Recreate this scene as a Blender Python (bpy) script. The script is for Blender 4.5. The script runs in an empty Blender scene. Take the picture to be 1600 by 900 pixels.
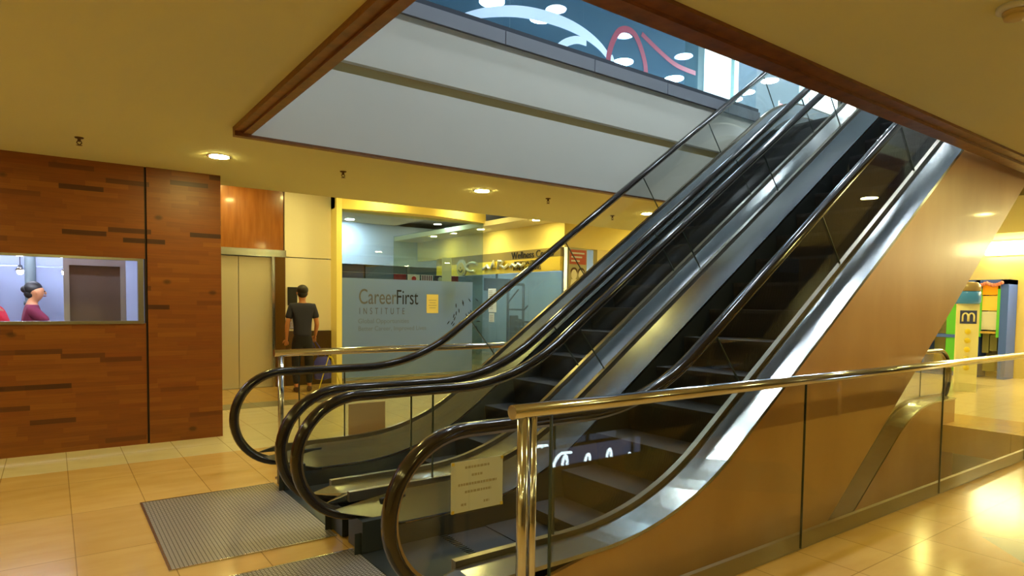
import bpy, bmesh, math, random
from mathutils import Vector, Matrix
random.seed(7)
SC = bpy.context.scene
COL = SC.collection
PI = math.pi
cos, sin, tan = math.cos, math.sin, math.tan

# ------------------------------------------------------------------ camera, world, exposure
cam_d = bpy.data.cameras.new('camera')
cam = bpy.data.objects.new('camera', cam_d)
COL.objects.link(cam)
SC.camera = cam
cam_d.sensor_width = 36.0
cam_d.lens = 36.0 * 990.2 / 1600.0
cam_d.shift_y = 72.28 / 1600.0
cam_d.clip_start = 0.05
yaw, pitch, roll = math.radians(35.9865), math.radians(-2.775), math.radians(0.7317)
fw = Vector((sin(yaw) * cos(pitch), cos(yaw) * cos(pitch), sin(pitch)))
rt = Vector((cos(yaw), -sin(yaw), 0))
up = rt.cross(fw)
r2 = cos(roll) * rt + sin(roll) * up
u2 = -sin(roll) * rt + cos(roll) * up
cm = Matrix((r2, u2, -fw)).transposed().to_4x4()
cm.translation = Vector((0, 0, 1.5))
cam.matrix_world = cm

w = bpy.data.worlds.new('world')
SC.world = w
w.use_nodes = True
w.node_tree.nodes['Background'].inputs[0].default_value = (0.5, 0.55, 0.6, 1)
w.node_tree.nodes['Background'].inputs[1].default_value = 0.02
SC.view_settings.view_transform = 'Standard'
SC.view_settings.look = 'None'
SC.view_settings.gamma = 1.0
SC.view_settings.use_curve_mapping = False
SC.view_settings.exposure = 0.5
SC.cycles.max_bounces = 10
SC.cycles.transparent_max_bounces = 24
SC.cycles.sample_clamp_indirect = 4.0

WARM = (1.0, 0.86, 0.27)
WARM_L = 190.0
COLD = (0.84, 0.95, 1.0)
COLD_L = 150.0


# ------------------------------------------------------------------ materials
def lin(c):
    return tuple((x / 12.92 if x <= 0.04045 else ((x + 0.055) / 1.055) ** 2.4) for x in c)


def rgb(r, g, b):
    return lin((r / 255, g / 255, b / 255))


MATS = {}


def mat(name, col, rough=0.5, metal=0.0, spec=0.5, coat=0.0, bump=None, noise=None, aniso=0):
    if name in MATS:
        return MATS[name]
    m = bpy.data.materials.new(name)
    m.use_nodes = True
    nt = m.node_tree
    b = nt.nodes['Principled BSDF']
    b.inputs['Base Color'].default_value = (*col, 1)
    b.inputs['Roughness'].default_value = rough
    b.inputs['Metallic'].default_value = metal
    b.inputs['Specular IOR Level'].default_value = spec
    b.inputs['Coat Weight'].default_value = coat
    b.inputs['Coat Roughness'].default_value = 0.12
    if noise:      # (scale, amount): soft mottling of the paint itself
        tc = nt.nodes.new('ShaderNodeTexCoord')
        n = nt.nodes.new('ShaderNodeTexNoise')
        n.inputs['Scale'].default_value = noise[0]
        n.inputs['Detail'].default_value = 4
        mp = nt.nodes.new('ShaderNodeMapRange')
        mp.inputs[3].default_value = 1 - noise[1]
        mp.inputs[4].default_value = 1 + noise[1]
        mx = nt.nodes.new('ShaderNodeVectorMath')
        mx.operation = 'SCALE'
        mx.inputs[0].default_value = col
        nt.links.new(tc.outputs['Object'], n.inputs['Vector'])
        nt.links.new(n.outputs['Fac'], mp.inputs[0])
        nt.links.new(mp.outputs[0], mx.inputs['Scale'])
        nt.links.new(mx.outputs[0], b.inputs['Base Color'])
    if bump:       # (axis, scale, strength): fine grooves
        tc = nt.nodes.new('ShaderNodeTexCoord')
        wv = nt.nodes.new('ShaderNodeTexWave')
        wv.bands_direction = bump[0]
        wv.inputs['Scale'].default_value = bump[1]
        bp = nt.nodes.new('ShaderNodeBump')
        bp.inputs['Strength'].default_value = bump[2]
        bp.inputs['Distance'].default_value = 0.004
        nt.links.new(tc.outputs['Object'], wv.inputs['Vector'])
        nt.links.new(wv.outputs['Fac'], bp.inputs['Height'])
        nt.links.new(bp.outputs[0], b.inputs['Normal'])
    MATS[name] = m
    return m


def emis(name, col, strength):
    if name in MATS:
        return MATS[name]
    m = bpy.data.materials.new(name)
    m.use_nodes = True
    nt = m.node_tree
    nt.nodes.clear()
    e = nt.nodes.new('ShaderNodeEmission')
    e.inputs[0].default_value = (*col, 1)
    e.inputs[1].default_value = strength
    o = nt.nodes.new('ShaderNodeOutputMaterial')
    nt.links.new(e.outputs[0], o.inputs[0])
    MATS[name] = m
    return m


def glass(name, tint, refl=1.0, rough=0.0, diffuse=0.0, dcol=(0.5, 0.5, 0.5)):
    """clear sheet glass: tinted see-through mixed with mirror by Fresnel, optional frosting"""
    if name in MATS:
        return MATS[name]
    m = bpy.data.materials.new(name)
    m.use_nodes = True
    nt = m.node_tree
    nt.nodes.clear()
    t = nt.nodes.new('ShaderNodeBsdfTransparent')
    t.inputs[0].default_value = (*tint, 1)
    g = nt.nodes.new('ShaderNodeBsdfGlossy')
    g.inputs['Roughness'].default_value = rough
    fr = nt.nodes.new('ShaderNodeFresnel')
    ge = nt.nodes.new('ShaderNodeNewGeometry')
    mr = nt.nodes.new('ShaderNodeMapRange')     # both faces of the thin sheet reflect alike
    mr.inputs[3].default_value = 1.5
    mr.inputs[4].default_value = 1 / 1.5
    nt.links.new(ge.outputs['Backfacing'], mr.inputs[0])
    nt.links.new(mr.outputs[0], fr.inputs['IOR'])
    mu = nt.nodes.new('ShaderNodeMath')
    mu.operation = 'MULTIPLY'
    mu.inputs[1].default_value = refl
    mu.use_clamp = True
    mx = nt.nodes.new('ShaderNodeMixShader')
    o = nt.nodes.new('ShaderNodeOutputMaterial')
    nt.links.new(fr.outputs[0], mu.inputs[0])
    nt.links.new(mu.outputs[0], mx.inputs[0])
    src = t
    if diffuse > 0:
        d = nt.nodes.new('ShaderNodeBsdfDiffuse')
        d.inputs[0].default_value = (*dcol, 1)
        tl = nt.nodes.new('ShaderNodeBsdfTranslucent')
        tl.inputs[0].default_value = (*dcol, 1)
        m1 = nt.nodes.new('ShaderNodeMixShader')
        m1.inputs[0].default_value = 0.5
        m2 = nt.nodes.new('ShaderNodeMixShader')
        m2.inputs[0].default_value = diffuse
        nt.links.new(d.outputs[0], m1.inputs[1])
        nt.links.new(tl.outputs[0], m1.inputs[2])
        nt.links.new(t.outputs[0], m2.inputs[1])
        nt.links.new(m1.outputs[0], m2.inputs[2])
        src = m2
    nt.links.new(src.outputs[0], mx.inputs[1])
    nt.links.new(g.outputs[0], mx.inputs[2])
    nt.links.new(mx.outputs[0], o.inputs[0])
    MATS[name] = m
    return m


def node_math(nt, op, a, b=None):
    n = nt.nodes.new('ShaderNodeMath')
    n.operation = op
    for i, v in enumerate((a, b)):
        if v is None:
            continue
        if isinstance(v, (int, float)):
            n.inputs[i].default_value = v
        else:
            nt.links.new(v, n.inputs[i])
    return n.outputs[0]


def plank_mat():
    m = bpy.data.materials.new('wood_planks')
    m.use_nodes = True
    nt = m.node_tree
    b = nt.nodes['Principled BSDF']
    g = nt.nodes.new('ShaderNodeNewGeometry')
    sx = nt.nodes.new('ShaderNodeSeparateXYZ')
    nt.links.new(g.outputs['Position'], sx.inputs[0])
    xy = node_math(nt, 'ADD', sx.outputs[0], sx.outputs[1])
    row = node_math(nt, 'FLOOR', node_math(nt, 'MULTIPLY', sx.outputs[2], 1 / 0.048))
    wn = nt.nodes.new('ShaderNodeTexWhiteNoise')
    wn.noise_dimensions = '1D'
    nt.links.new(row, wn.inputs['W'])
    off = node_math(nt, 'MULTIPLY', wn.outputs['Value'], 7.3)
    colm = node_math(nt, 'FLOOR', node_math(nt, 'ADD', node_math(nt, 'MULTIPLY', xy, 1 / 0.36), off))
    cb = nt.nodes.new('ShaderNodeCombineXYZ')
    nt.links.new(colm, cb.inputs[0])
    nt.links.new(row, cb.inputs[1])
    w2 = nt.nodes.new('ShaderNodeTexWhiteNoise')
    w2.noise_dimensions = '2D'
    nt.links.new(cb.outputs[0], w2.inputs['Vector'])
    cr = nt.nodes.new('ShaderNodeValToRGB')
    e = cr.color_ramp.elements
    e[0].position = 0.0
    e[0].color = (*rgb(62, 30, 14), 1)
    e[1].position = 0.075
    e[1].color = (*[q * 0.62 for q in rgb(160, 84, 26)], 1)
    for p, c in ((0.3, rgb(168, 96, 30)), (0.7, rgb(156, 84, 28)), (1.0, rgb(178, 106, 36))):
        k = cr.color_ramp.elements.new(p)
        k.color = (*[q * 0.62 for q in c], 1)
    nt.links.new(w2.outputs['Value'], cr.inputs[0])
    # grain
    mp = nt.nodes.new('ShaderNodeMapping')
    mp.inputs['Scale'].default_value = (2, 2, 55)
    nz = nt.nodes.new('ShaderNodeTexNoise')
    nz.inputs['Scale'].default_value = 1.6
    nz.inputs['Detail'].default_value = 6
    nt.links.new(g.outputs['Position'], mp.inputs[0])
    nt.links.new(mp.outputs[0], nz.inputs['Vector'])
    # knots / dark blots
    mp2 = nt.nodes.new('ShaderNodeMapping')
    mp2.inputs['Scale'].default_value = (1, 1, 1.5)
    vo = nt.nodes.new('ShaderNodeTexVoronoi')
    vo.inputs['Scale'].default_value = 2.3
    nt.links.new(g.outputs['Position'], mp2.inputs[0])
    nt.links.new(mp2.outputs[0], vo.inputs['Vector'])
    kn = nt.nodes.new('ShaderNodeMapRange')
    kn.inputs[1].default_value = 0.06
    kn.inputs[2].default_value = 0.12
    kn.inputs[3].default_value = 0.45
    kn.inputs[4].default_value = 1.0
    nt.links.new(vo.outputs['Distance'], kn.inputs[0])
    gr = nt.nodes.new('ShaderNodeMapRange')
    gr.inputs[3].default_value = 0.7
    gr.inputs[4].default_value = 1.25
    nt.links.new(nz.outputs['Fac'], gr.inputs[0])
    f = node_math(nt, 'MULTIPLY', gr.outputs[0], kn.outputs[0])
    sc = nt.nodes.new('ShaderNodeVectorMath')
    sc.operation = 'SCALE'
    nt.links.new(cr.outputs[0], sc.inputs[0])
    nt.links.new(f, sc.inputs['Scale'])
    nt.links.new(sc.outputs[0], b.inputs['Base Color'])
    b.inputs['Roughness'].default_value = 0.42
    return m


def grain_mat(name, c1, c2, scale=(1, 1, 12), rough=0.35, coat=0.0):
    m = bpy.data.materials.new(name)
    m.use_nodes = True
    nt = m.node_tree
    b = nt.nodes['Principled BSDF']
    g = nt.nodes.new('ShaderNodeNewGeometry')
    mp = nt.nodes.new('ShaderNodeMapping')
    mp.inputs['Scale'].default_value = scale
    nz = nt.nodes.new('ShaderNodeTexNoise')
    nz.inputs['Scale'].default_value = 2
    nz.inputs['Detail'].default_value = 5
    cr = nt.nodes.new('ShaderNodeValToRGB')
    cr.color_ramp.elements[0].position = 0.3
    cr.color_ramp.elements[0].color = (*c1, 1)
    cr.color_ramp.elements[1].position = 0.7
    cr.color_ramp.elements[1].color = (*c2, 1)
    nt.links.new(g.outputs['Position'], mp.inputs[0])
    nt.links.new(mp.outputs[0], nz.inputs['Vector'])
    nt.links.new(nz.outputs['Fac'], cr.inputs[0])
    nt.links.new(cr.outputs[0], b.inputs['Base Color'])
    b.inputs['Roughness'].default_value = rough
    b.inputs['Coat Weight'].default_value = coat
    b.inputs['Coat Roughness'].default_value = 0.08
    MATS[name] = m
    return m


def floor_mat():
    m = bpy.data.materials.new('floor_tiles')
    m.use_nodes = True
    nt = m.node_tree
    b = nt.nodes['Principled BSDF']
    g = nt.nodes.new('ShaderNodeNewGeometry')
    sx = nt.nodes.new('ShaderNodeSeparateXYZ')
    nt.links.new(g.outputs['Position'], sx.inputs[0])
    X, Y = sx.outputs[0], sx.outputs[1]

    def cell(v, o, s):
        return node_math(nt, 'MULTIPLY', node_math(nt, 'ADD', v, -o), 1 / s)
    cx, cy = cell(X, 0.085, 0.45), cell(Y, 0.79, 0.9)
    fx, fy = node_math(nt, 'FRACT', cx), node_math(nt, 'FRACT', cy)

    def edge(f, wd):
        return node_math(nt, 'LESS_THAN', node_math(nt, 'MINIMUM', f, node_math(nt, 'SUBTRACT', 1.0, f)), wd)
    grout = node_math(nt, 'MAXIMUM', edge(fx, 0.007), edge(fy, 0.0035))
    cb = nt.nodes.new('ShaderNodeCombineXYZ')
    nt.links.new(node_math(nt, 'FLOOR', cx), cb.inputs[0])
    nt.links.new(node_math(nt, 'FLOOR', cy), cb.inputs[1])
    wn = nt.nodes.new('ShaderNodeTexWhiteNoise')
    wn.noise_dimensions = '2D'
    nt.links.new(cb.outputs[0], wn.inputs['Vector'])
    nz = nt.nodes.new('ShaderNodeTexNoise')
    nz.inputs['Scale'].default_value = 2.4
    nz.inputs['Detail'].default_value = 8
    mpn = nt.nodes.new('ShaderNodeMapping')
    mpn.inputs['Scale'].default_value = (1, 3, 1)
    nt.links.new(g.outputs['Position'], mpn.inputs[0])
    nt.links.new(mpn.outputs[0], nz.inputs['Vector'])

    def mix(f, a, c):
        n = nt.nodes.new('ShaderNodeMix')
        n.data_type = 'RGBA'
        for s, v in ((0, f), (6, a), (7, c)):
            if isinstance(v, tuple):
                n.inputs[s].default_value = (*v, 1)
            elif isinstance(v, (int, float)):
                n.inputs[s].default_value = v
            else:
                nt.links.new(v, n.inputs[s])
        return n.outputs[2]
    orange = mix(nz.outputs['Fac'], rgb(196, 152, 84), rgb(226, 190, 124))
    orange = mix(node_math(nt, 'MULTIPLY', wn.outputs['Value'], 0.35), orange, rgb(190, 146, 82))
    cream = mix(nz.outputs['Fac'], rgb(226, 212, 178), rgb(240, 230, 202))
    grey = mix(nz.outputs['Fac'], rgb(140, 134, 112), rgb(160, 154, 132))
    in_cream = node_math(nt, 'MULTIPLY', node_math(nt, 'GREATER_THAN', Y, 6.66), node_math(nt, 'LESS_THAN', Y, 9.2))
    in_grey = node_math(nt, 'MULTIPLY', node_math(nt, 'GREATER_THAN', Y, 9.2), node_math(nt, 'LESS_THAN', Y, 9.7))
    far = node_math(nt, 'GREATER_THAN', X, 10.5)
    c = mix(in_cream, orange, cream)
    c = mix(in_grey, c, grey)
    c = mix(node_math(nt, 'MULTIPLY', far, 0.7), c, cream)
    # two grey diamonds of darker stone in the near walkway
    dx = node_math(nt, 'ABSOLUTE', node_math(nt, 'ADD', X, -4.95))
    dy = node_math(nt, 'ABSOLUTE', node_math(nt, 'ADD', Y, -0.75))
    dia = node_math(nt, 'LESS_THAN', node_math(nt, 'ADD', dx, dy), 0.75)
    c = mix(dia, c, rgb(140, 142, 104))
    c = mix(node_math(nt, 'MULTIPLY', grout, 0.55), c, rgb(110, 78, 40))
    nt.links.new(c, b.inputs['Base Color'])
    b.inputs['Roughness'].default_value = 0.16
    b.inputs['Specular IOR Level'].default_value = 0.55
    bp = nt.nodes.new('ShaderNodeBump')
    bp.inputs['Strength'].default_value = 0.25
    bp.inputs['Distance'].default_value = 0.002
    inv = node_math(nt, 'SUBTRACT', 1.0, grout)
    nt.links.new(inv, bp.inputs['Height'])
    nt.links.new(bp.outputs[0], b.inputs['Normal'])
    return m


def plate_mat():
    """ribbed aluminium landing plate: small dashes in rows"""
    m = bpy.data.materials.new('ribbed_plate')
    m.use_nodes = True
    nt = m.node_tree
    b = nt.nodes['Principled BSDF']
    b.inputs['Metallic'].default_value = 0.35
    g = nt.nodes.new('ShaderNodeNewGeometry')
    sx = nt.nodes.new('ShaderNodeSeparateXYZ')
    nt.links.new(g.outputs['Position'], sx.inputs[0])
    fx = node_math(nt, 'FRACT', node_math(nt, 'MULTIPLY', sx.outputs[0], 1 / 0.022))
    fy = node_math(nt, 'FRACT', node_math(nt, 'MULTIPLY', sx.outputs[1], 1 / 0.022))
    rib = node_math(nt, 'MULTIPLY', node_math(nt, 'GREATER_THAN', fx, 0.25), node_math(nt, 'GREATER_THAN', fy, 0.45))
    n = nt.nodes.new('ShaderNodeMix')
    n.data_type = 'RGBA'
    nt.links.new(rib, n.inputs[0])
    n.inputs[6].default_value = (*rgb(92, 84, 72), 1)
    n.inputs[7].default_value = (*rgb(186, 176, 166), 1)
    nt.links.new(n.outputs[2], b.inputs['Base Color'])
    b.inputs['Roughness'].default_value = 0.42
    bp = nt.nodes.new('ShaderNodeBump')
    bp.inputs['Strength'].default_value = 0.6
    bp.inputs['Distance'].default_value = 0.003
    nt.links.new(rib, bp.inputs['Height'])
    nt.links.new(bp.outputs[0], b.inputs['Normal'])
    return m


M_PLANK = plank_mat()
M_FLOOR = floor_mat()
M_PLATE = plate_mat()
M_CEIL = mat('ceiling_paint', (0.68, 0.65, 0.36), 0.9, noise=(0.8, 0.03))
M_CREAM = mat('cream_paint', rgb(232, 214, 160), 0.7, noise=(1.5, 0.03))
M_WHITE = mat('white_paint', rgb(205, 205, 196), 0.8, noise=(1.1, 0.04))
M_GROOVE = mat('groove_dark_yellow', rgb(176, 158, 108), 0.8)  # recess strip coloured darker and yellower than the fascia
M_TRIM = grain_mat('beam_wood', rgb(100, 58, 24), rgb(136, 84, 38), (6, 6, 30), 0.4)
M_CLAD = grain_mat('cladding_laminate', rgb(182, 134, 84), rgb(198, 152, 100), (1.2, 1.2, 0.5), 0.38, 0.12)
M_STEEL = mat('brushed_steel', (0.62, 0.62, 0.60), 0.24, 1.0)
M_CHROME = mat('polished_steel', (0.62, 0.64, 0.72), 0.13, 1.0)
M_DECK = mat('silver_deck', (0.40, 0.42, 0.44), 0.2, 1.0)
M_SKIRT = mat('dark_skirt', (0.055, 0.062, 0.06), 0.35, 0.6)
M_BLACK = mat('black_plastic', (0.012, 0.012, 0.014), 0.4)
M_RUBBER = mat('handrail_rubber', (0.018, 0.013, 0.011), 0.13, 0.0, 0.55)
M_RAILCH = mat('handrail_guide', (0.30, 0.26, 0.2), 0.3, 1.0)
M_STEP = mat('step_black', (0.006, 0.006, 0.008), 0.45, 0.0, bump=('Y', 40, 0.6))
M_STEPT = mat('step_tread', (0.03, 0.03, 0.033), 0.4, 0.6, bump=('Y', 40, 1.0))
M_GLASS = glass('clear_glass', (0.98, 0.985, 0.97), 0.9)
M_GLASSN = glass('guard_glass', (0.965, 0.975, 0.93), 0.8)
M_SEAM = mat('glass_edge', (0.03, 0.045, 0.035), 0.3)
M_GREYMET = mat('grey_fascia', rgb(118, 122, 132), 0.5, 0.3)
M_PAPER = mat('paper', rgb(214, 216, 224), 0.8)
M_TAPE = mat('yellow_tape', rgb(190, 165, 60), 0.6)
M_INK = mat('faded_ink', rgb(165, 155, 140), 0.8)


# ------------------------------------------------------------------ geometry helpers
def bm_box(bm, lo, hi):
    v = [bm.verts.new((x, y, z)) for x in (lo[0], hi[0]) for y in (lo[1], hi[1]) for z in (lo[2], hi[2])]
    for f in ((0, 1, 3, 2), (4, 6, 7, 5), (0, 4, 5, 1), (2, 3, 7, 6), (0, 2, 6, 4), (1, 5, 7, 3)):
        bm.faces.new([v[i] for i in f])


def bm_prism_y(bm, pts, y0, y1):
    """pts in XZ, extruded along Y"""
    a = [bm.verts.new((p[0], y0, p[1])) for p in pts]
    b = [bm.verts.new((p[0], y1, p[1])) for p in pts]
    n = len(pts)
    fa = bm.faces.new(a)
    fb = bm.faces.new(list(reversed(b)))
    for i in range(n):
        bm.faces.new([a[i], b[i], b[(i + 1) % n], a[(i + 1) % n]])
    bmesh.ops.triangulate(bm, faces=[fa, fb])


def bm_prism_z(bm, pts, z0, z1):
    a = [bm.verts.new((p[0], p[1], z0)) for p in pts]
    b = [bm.verts.new((p[0], p[1], z1)) for p in pts]
    n = len(pts)
    fa = bm.faces.new(list(reversed(a)))
    fb = bm.faces.new(b)
    for i in range(n):
        bm.faces.new([a[i], a[(i + 1) % n], b[(i + 1) % n], b[i]])
    bmesh.ops.triangulate(bm, faces=[fa, fb])


def bm_tube(bm, pts, r, seg=14, cap=True):
    pts = [Vector(p) for p in pts]
    rr = r if isinstance(r, (list, tuple)) else [r] * len(pts)
    rings = []
    pu = None
    for i, p in enumerate(pts):
        d = (pts[min(i + 1, len(pts) - 1)] - pts[max(i - 1, 0)]).normalized()
        if pu is None:
            ref = Vector((0, 0, 1)) if abs(d.z) < 0.9 else Vector((0, 1, 0))
            u = d.cross(ref).normalized()
        else:
            u = (pu - d * pu.dot(d)).normalized()
        pu = u
        v = d.cross(u)
        rings.append([bm.verts.new(p + rr[i] * (u * cos(2 * PI * k / seg) + v * sin(2 * PI * k / seg))) for k in range(seg)])
    for a, b in zip(rings, rings[1:]):
        for k in range(seg):
            f = bm.faces.new([a[k], a[(k + 1) % seg], b[(k + 1) % seg], b[k]])
            f.smooth = True
    if cap:
        bm.faces.new(list(reversed(rings[0])))
        bm.faces.new(rings[-1])


def bm_sweep(bm, path, section, y, smooth=False):
    """path: list of (x,z,nx,nz); section: list of (dy, dn) closed loop"""
    rings = [[bm.verts.new((p[0] + p[2] * s[1], y + s[0], p[1] + p[3] * s[1])) for s in section] for p in path]
    n = len(section)
    for a, b in zip(rings, rings[1:]):
        for k in range(n):
            f = bm.faces.new([a[k], a[(k + 1) % n], b[(k + 1) % n], b[k]])
            f.smooth = smooth
    fa = bm.faces.new(list(reversed(rings[0])))
    fb = bm.faces.new(rings[-1])
    bmesh.ops.triangulate(bm, faces=[fa, fb])


def bm_lathe(bm, prof, c, seg=20, axis='z'):
    rings = []
    for r, h in prof:
        ring = []
        for k in range(seg):
            a = 2 * PI * k / seg
            if axis == 'z':
                co = (c[0] + r * cos(a), c[1] + r * sin(a), c[2] + h)
            elif axis == 'y':
                co = (c[0] + r * cos(a), c[1] + h, c[2] + r * sin(a))
            else:
                co = (c[0] + h, c[1] + r * cos(a), c[2] + r * sin(a))
            ring.append(bm.verts.new(co))
        rings.append(ring)
    for a, b in zip(rings, rings[1:]):
        for k in range(seg):
            f = bm.faces.new([a[k], a[(k + 1) % seg], b[(k + 1) % seg], b[k]])
            f.smooth = True
    bm.faces.new(list(reversed(rings[0])))
    bm.faces.new(rings[-1])


def bm_ell(bm, c, r, seg=14, rings=9):
    m = Matrix.Translation(c) @ Matrix.Diagonal((r[0], r[1], r[2], 1))
    g = bmesh.ops.create_uvsphere(bm, u_segments=seg, v_segments=rings, radius=1, matrix=m)
    for v in g['verts']:
        for f in v.link_faces:
            f.smooth = True


WM = {}


def obj(name, bm, m, parent=None, bevel=0.0):
    me = bpy.data.meshes.new(name)
    bmesh.ops.recalc_face_normals(bm, faces=bm.faces)
    bm.to_mesh(me)
    bm.free()
    if m:
        me.materials.append(m)
    o = bpy.data.objects.new(name, me)
    COL.objects.link(o)
    if parent:
        o.parent = parent
        W = WM.get(parent.name, Matrix.Identity(4))
        me.transform(W.inverted())
        WM[o.name] = W
    if bevel:
        b = o.modifiers.new('bevel', 'BEVEL')
        b.width = bevel
        b.segments = 2
        b.limit_method = 'ANGLE'
    return o


def thing(name, label, cat, loc=(0, 0, 0), group=None):
    o = bpy.data.objects.new(name, None)
    o.empty_display_size = 0.1
    COL.objects.link(o)
    o.location = loc
    WM[o.name] = Matrix.Translation(loc)
    return tag(o, label, cat, group)


def tag(o, label, cat, group=None):
    o['label'] = label
    o['category'] = cat
    if group:
        o['group'] = group
    return o


def struct(name, bm, m, parent=None):
    o = obj(name, bm, m, parent)
    if not parent:
        o['kind'] = 'structure'
    return o


def box(name, lo, hi, m, parent=None, bevel=0.0):
    bm = bmesh.new()
    bm_box(bm, lo, hi)
    return obj(name, bm, m, parent, bevel)


def sbox(name, lo, hi, m):
    bm = bmesh.new()
    bm_box(bm, lo, hi)
    return struct(name, bm, m)


def dup(root, delta, label=None, group=None):
    def cp(o, par):
        c = o.copy()
        COL.objects.link(c)
        if par:
            c.parent = par
        for ch in [x for x in SC.objects if x.parent == o]:
            cp(ch, c)
        return c
    r = cp(root, None)
    r.location = Vector(root.location) + Vector(delta)
    if label:
        r['label'] = label
    if group:
        r['group'] = group
    return r


def text_mesh(name, body, size, m, parent, origin, xdir, ydir, depth=0.006, squeeze=1.0, spacing=1.0, align='LEFT'):
    cu = bpy.data.curves.new(name, 'FONT')
    cu.body = body
    cu.size = size
    cu.extrude = depth / 2
    cu.align_x = align
    cu.space_character = spacing
    to = bpy.data.objects.new('tmp', cu)
    COL.objects.link(to)
    dg = bpy.context.evaluated_depsgraph_get()
    me = bpy.data.meshes.new_from_object(to.evaluated_get(dg))
    bpy.data.objects.remove(to)
    xd, yd = Vector(xdir).normalized(), Vector(ydir).normalized()
    zd = xd.cross(yd)
    R = Matrix((xd * squeeze, yd, zd)).transposed().to_4x4()
    me.transform(Matrix.Translation(origin) @ R)
    me.materials.clear()
    me.materials.append(m)
    o = bpy.data.objects.new(name, me)
    me.name = name
    COL.objects.link(o)
    if parent:
        o.parent = parent
        W = WM.get(parent.name, Matrix.Identity(4))
        me.transform(W.inverted())
        WM[o.name] = W
    return o


# ------------------------------------------------------------------ the room
CZ = 2.84       # ceiling height
UZ = 4.07       # upper floor level
LZ = -4.09      # lower floor level
VX0, VX1, VY0, VY1 = 1.58, 9.35, 2.09, 5.38      # opening in this floor
OX0, OX1, OY0, OY1 = 1.27, 9.2, 2.08, 5.27       # opening in the ceiling


def slab_with_hole(name, x0, x1, y0, y1, hx0, hx1, hy0, hy1, z0, z1, m):
    bm = bmesh.new()
    for (a, b, c, d) in ((x0, hx0, y0, y1), (hx1, x1, y0, y1), (hx0, hx1, y0, hy0), (hx0, hx1, hy1, y1)):
        bm_box(bm, (a, c, z0), (b, d, z1))
    return struct(name, bm, m)


# floor: main hole for the escalators plus a second well behind the camera
bm = bmesh.new()
SX0, SX1, SY0, SY1 = 2.6, 15.0, -7.5, -0.35
for (a, b, c, d) in ((-6, VX0, SY1, 26), (VX1, 24, SY1, 26), (VX0, VX1, SY1, VY0), (VX0, VX1, VY1, 26),
                     (-6, SX0, -9, SY1), (SX1, 24, -9, SY1), (SX0, SX1, -9, SY0)):
    bm_box(bm, (a, c, -0.35), (b, d, 0))
floor = struct('floor', bm, M_FLOOR)
sbox('floor_lower', (-6, -9, LZ - 0.2), (24, 26, LZ), mat('lower_floor', rgb(120, 100, 60), 0.3))
# ceiling with the opening, ending at y=8.05 where a higher ceiling begins
bm = bmesh.new()
for (a, b, c, d) in ((-6, OX0, -9, 8.05), (OX1, 13.5, -9, 8.05), (OX0, OX1, -9, OY0), (OX0, OX1, OY1, 8.05)):
    bm_box(bm, (a, c, CZ), (b, d, CZ + 0.12))
struct('ceiling', bm, M_CEIL)
M_CEILH = mat('ceiling_paint_high', (0.80, 0.73, 0.50), 0.9)
bm = bmesh.new()
bm_box(bm, (-6, 8.05, 3.5), (7.32, 26, 3.6))
bm_box(bm, (7.32, 8.05, 3.1), (24, 26, 3.2))
bm_box(bm, (13.5, -9, 3.4), (24, 8.05, 3.5))
bm_box(bm, (-6, 8.0, CZ + 0.12), (13.5, 8.05, 3.6))
struct('ceiling_raised', bm, M_CEILH)
# upper floor slab and what lies above
M_UPC = mat('upper_ceiling_paint', (0.26, 0.30, 0.33), 0.9)
bm = bmesh.new()
for (a, b, c, d) in ((-6, OX0, -9, 20), (OX1 + 0.2, 24, -9, 20), (OX0, OX1 + 0.2, -9, OY0 - 0.3), (OX0, OX1 + 0.2, OY1, 20)):
    bm_box(bm, (a, c, 3.65), (b, d, UZ))
struct('floor_upper', bm, mat('upper_floor', rgb(200, 200, 196), 0.3))
sbox('ceiling_upper', (-6, -9, 7.2), (24, 20, 7.4), M_UPC)
sbox('wall_upper_back', (-6, 13.5, UZ), (24, 13.7, 7.2), mat('upper_wall', rgb(120, 150, 175), 0.4))
sbox('wall_upper_right', (20, -2, UZ), (20.2, 13.5, 7.2), mat('upper_wall_pale', rgb(240, 248, 252), 0.5))
sbox('wall_upper_front', (-6, -5.2, UZ), (24, -5.0, 7.2), mat('upper_wall_front', rgb(150, 165, 180), 0.5))
# outer walls of this level
sbox('wall_left', (-6.2, -9, LZ), (-6, 26, 7.2), M_CREAM)
sbox('wall_right', (24, -9, LZ), (24.2, 26, 7.2), M_CREAM)
sbox('wall_front', (-6, -9.2, LZ), (24, -9, CZ), mat('front_wall', rgb(150, 128, 84), 0.8))
sbox('wall_far', (-6, 26, LZ), (24, 26.2, 7.2), M_CREAM)

# white stepped fascia on the far side of the ceiling opening
FX0, FX1 = OX0 - 0.02, 8.72
bm = bmesh.new()
bm_box(bm, (FX0, 5.25, 2.785), (FX1, 5.37, 3.43))
bm_box(bm, (FX0, 5.25, 3.53), (FX1, 5.37, 4.05))
struct('trim_1', bm, M_WHITE)
sbox('trim_2', (FX0, 5.31, 3.42), (FX1, 5.37, 3.54), M_GROOVE)
# inner sides of the opening
sbox('trim_3', (OX0 - 0.06, OY0 - 0.06, CZ), (OX0 - 0.0, OY1 + 0.06, UZ), M_WHITE)
sbox('trim_4', (OX0, OY0 - 0.08, CZ), (13.0, OY0 - 0.02, UZ - 0.6), M_WHITE)
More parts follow.
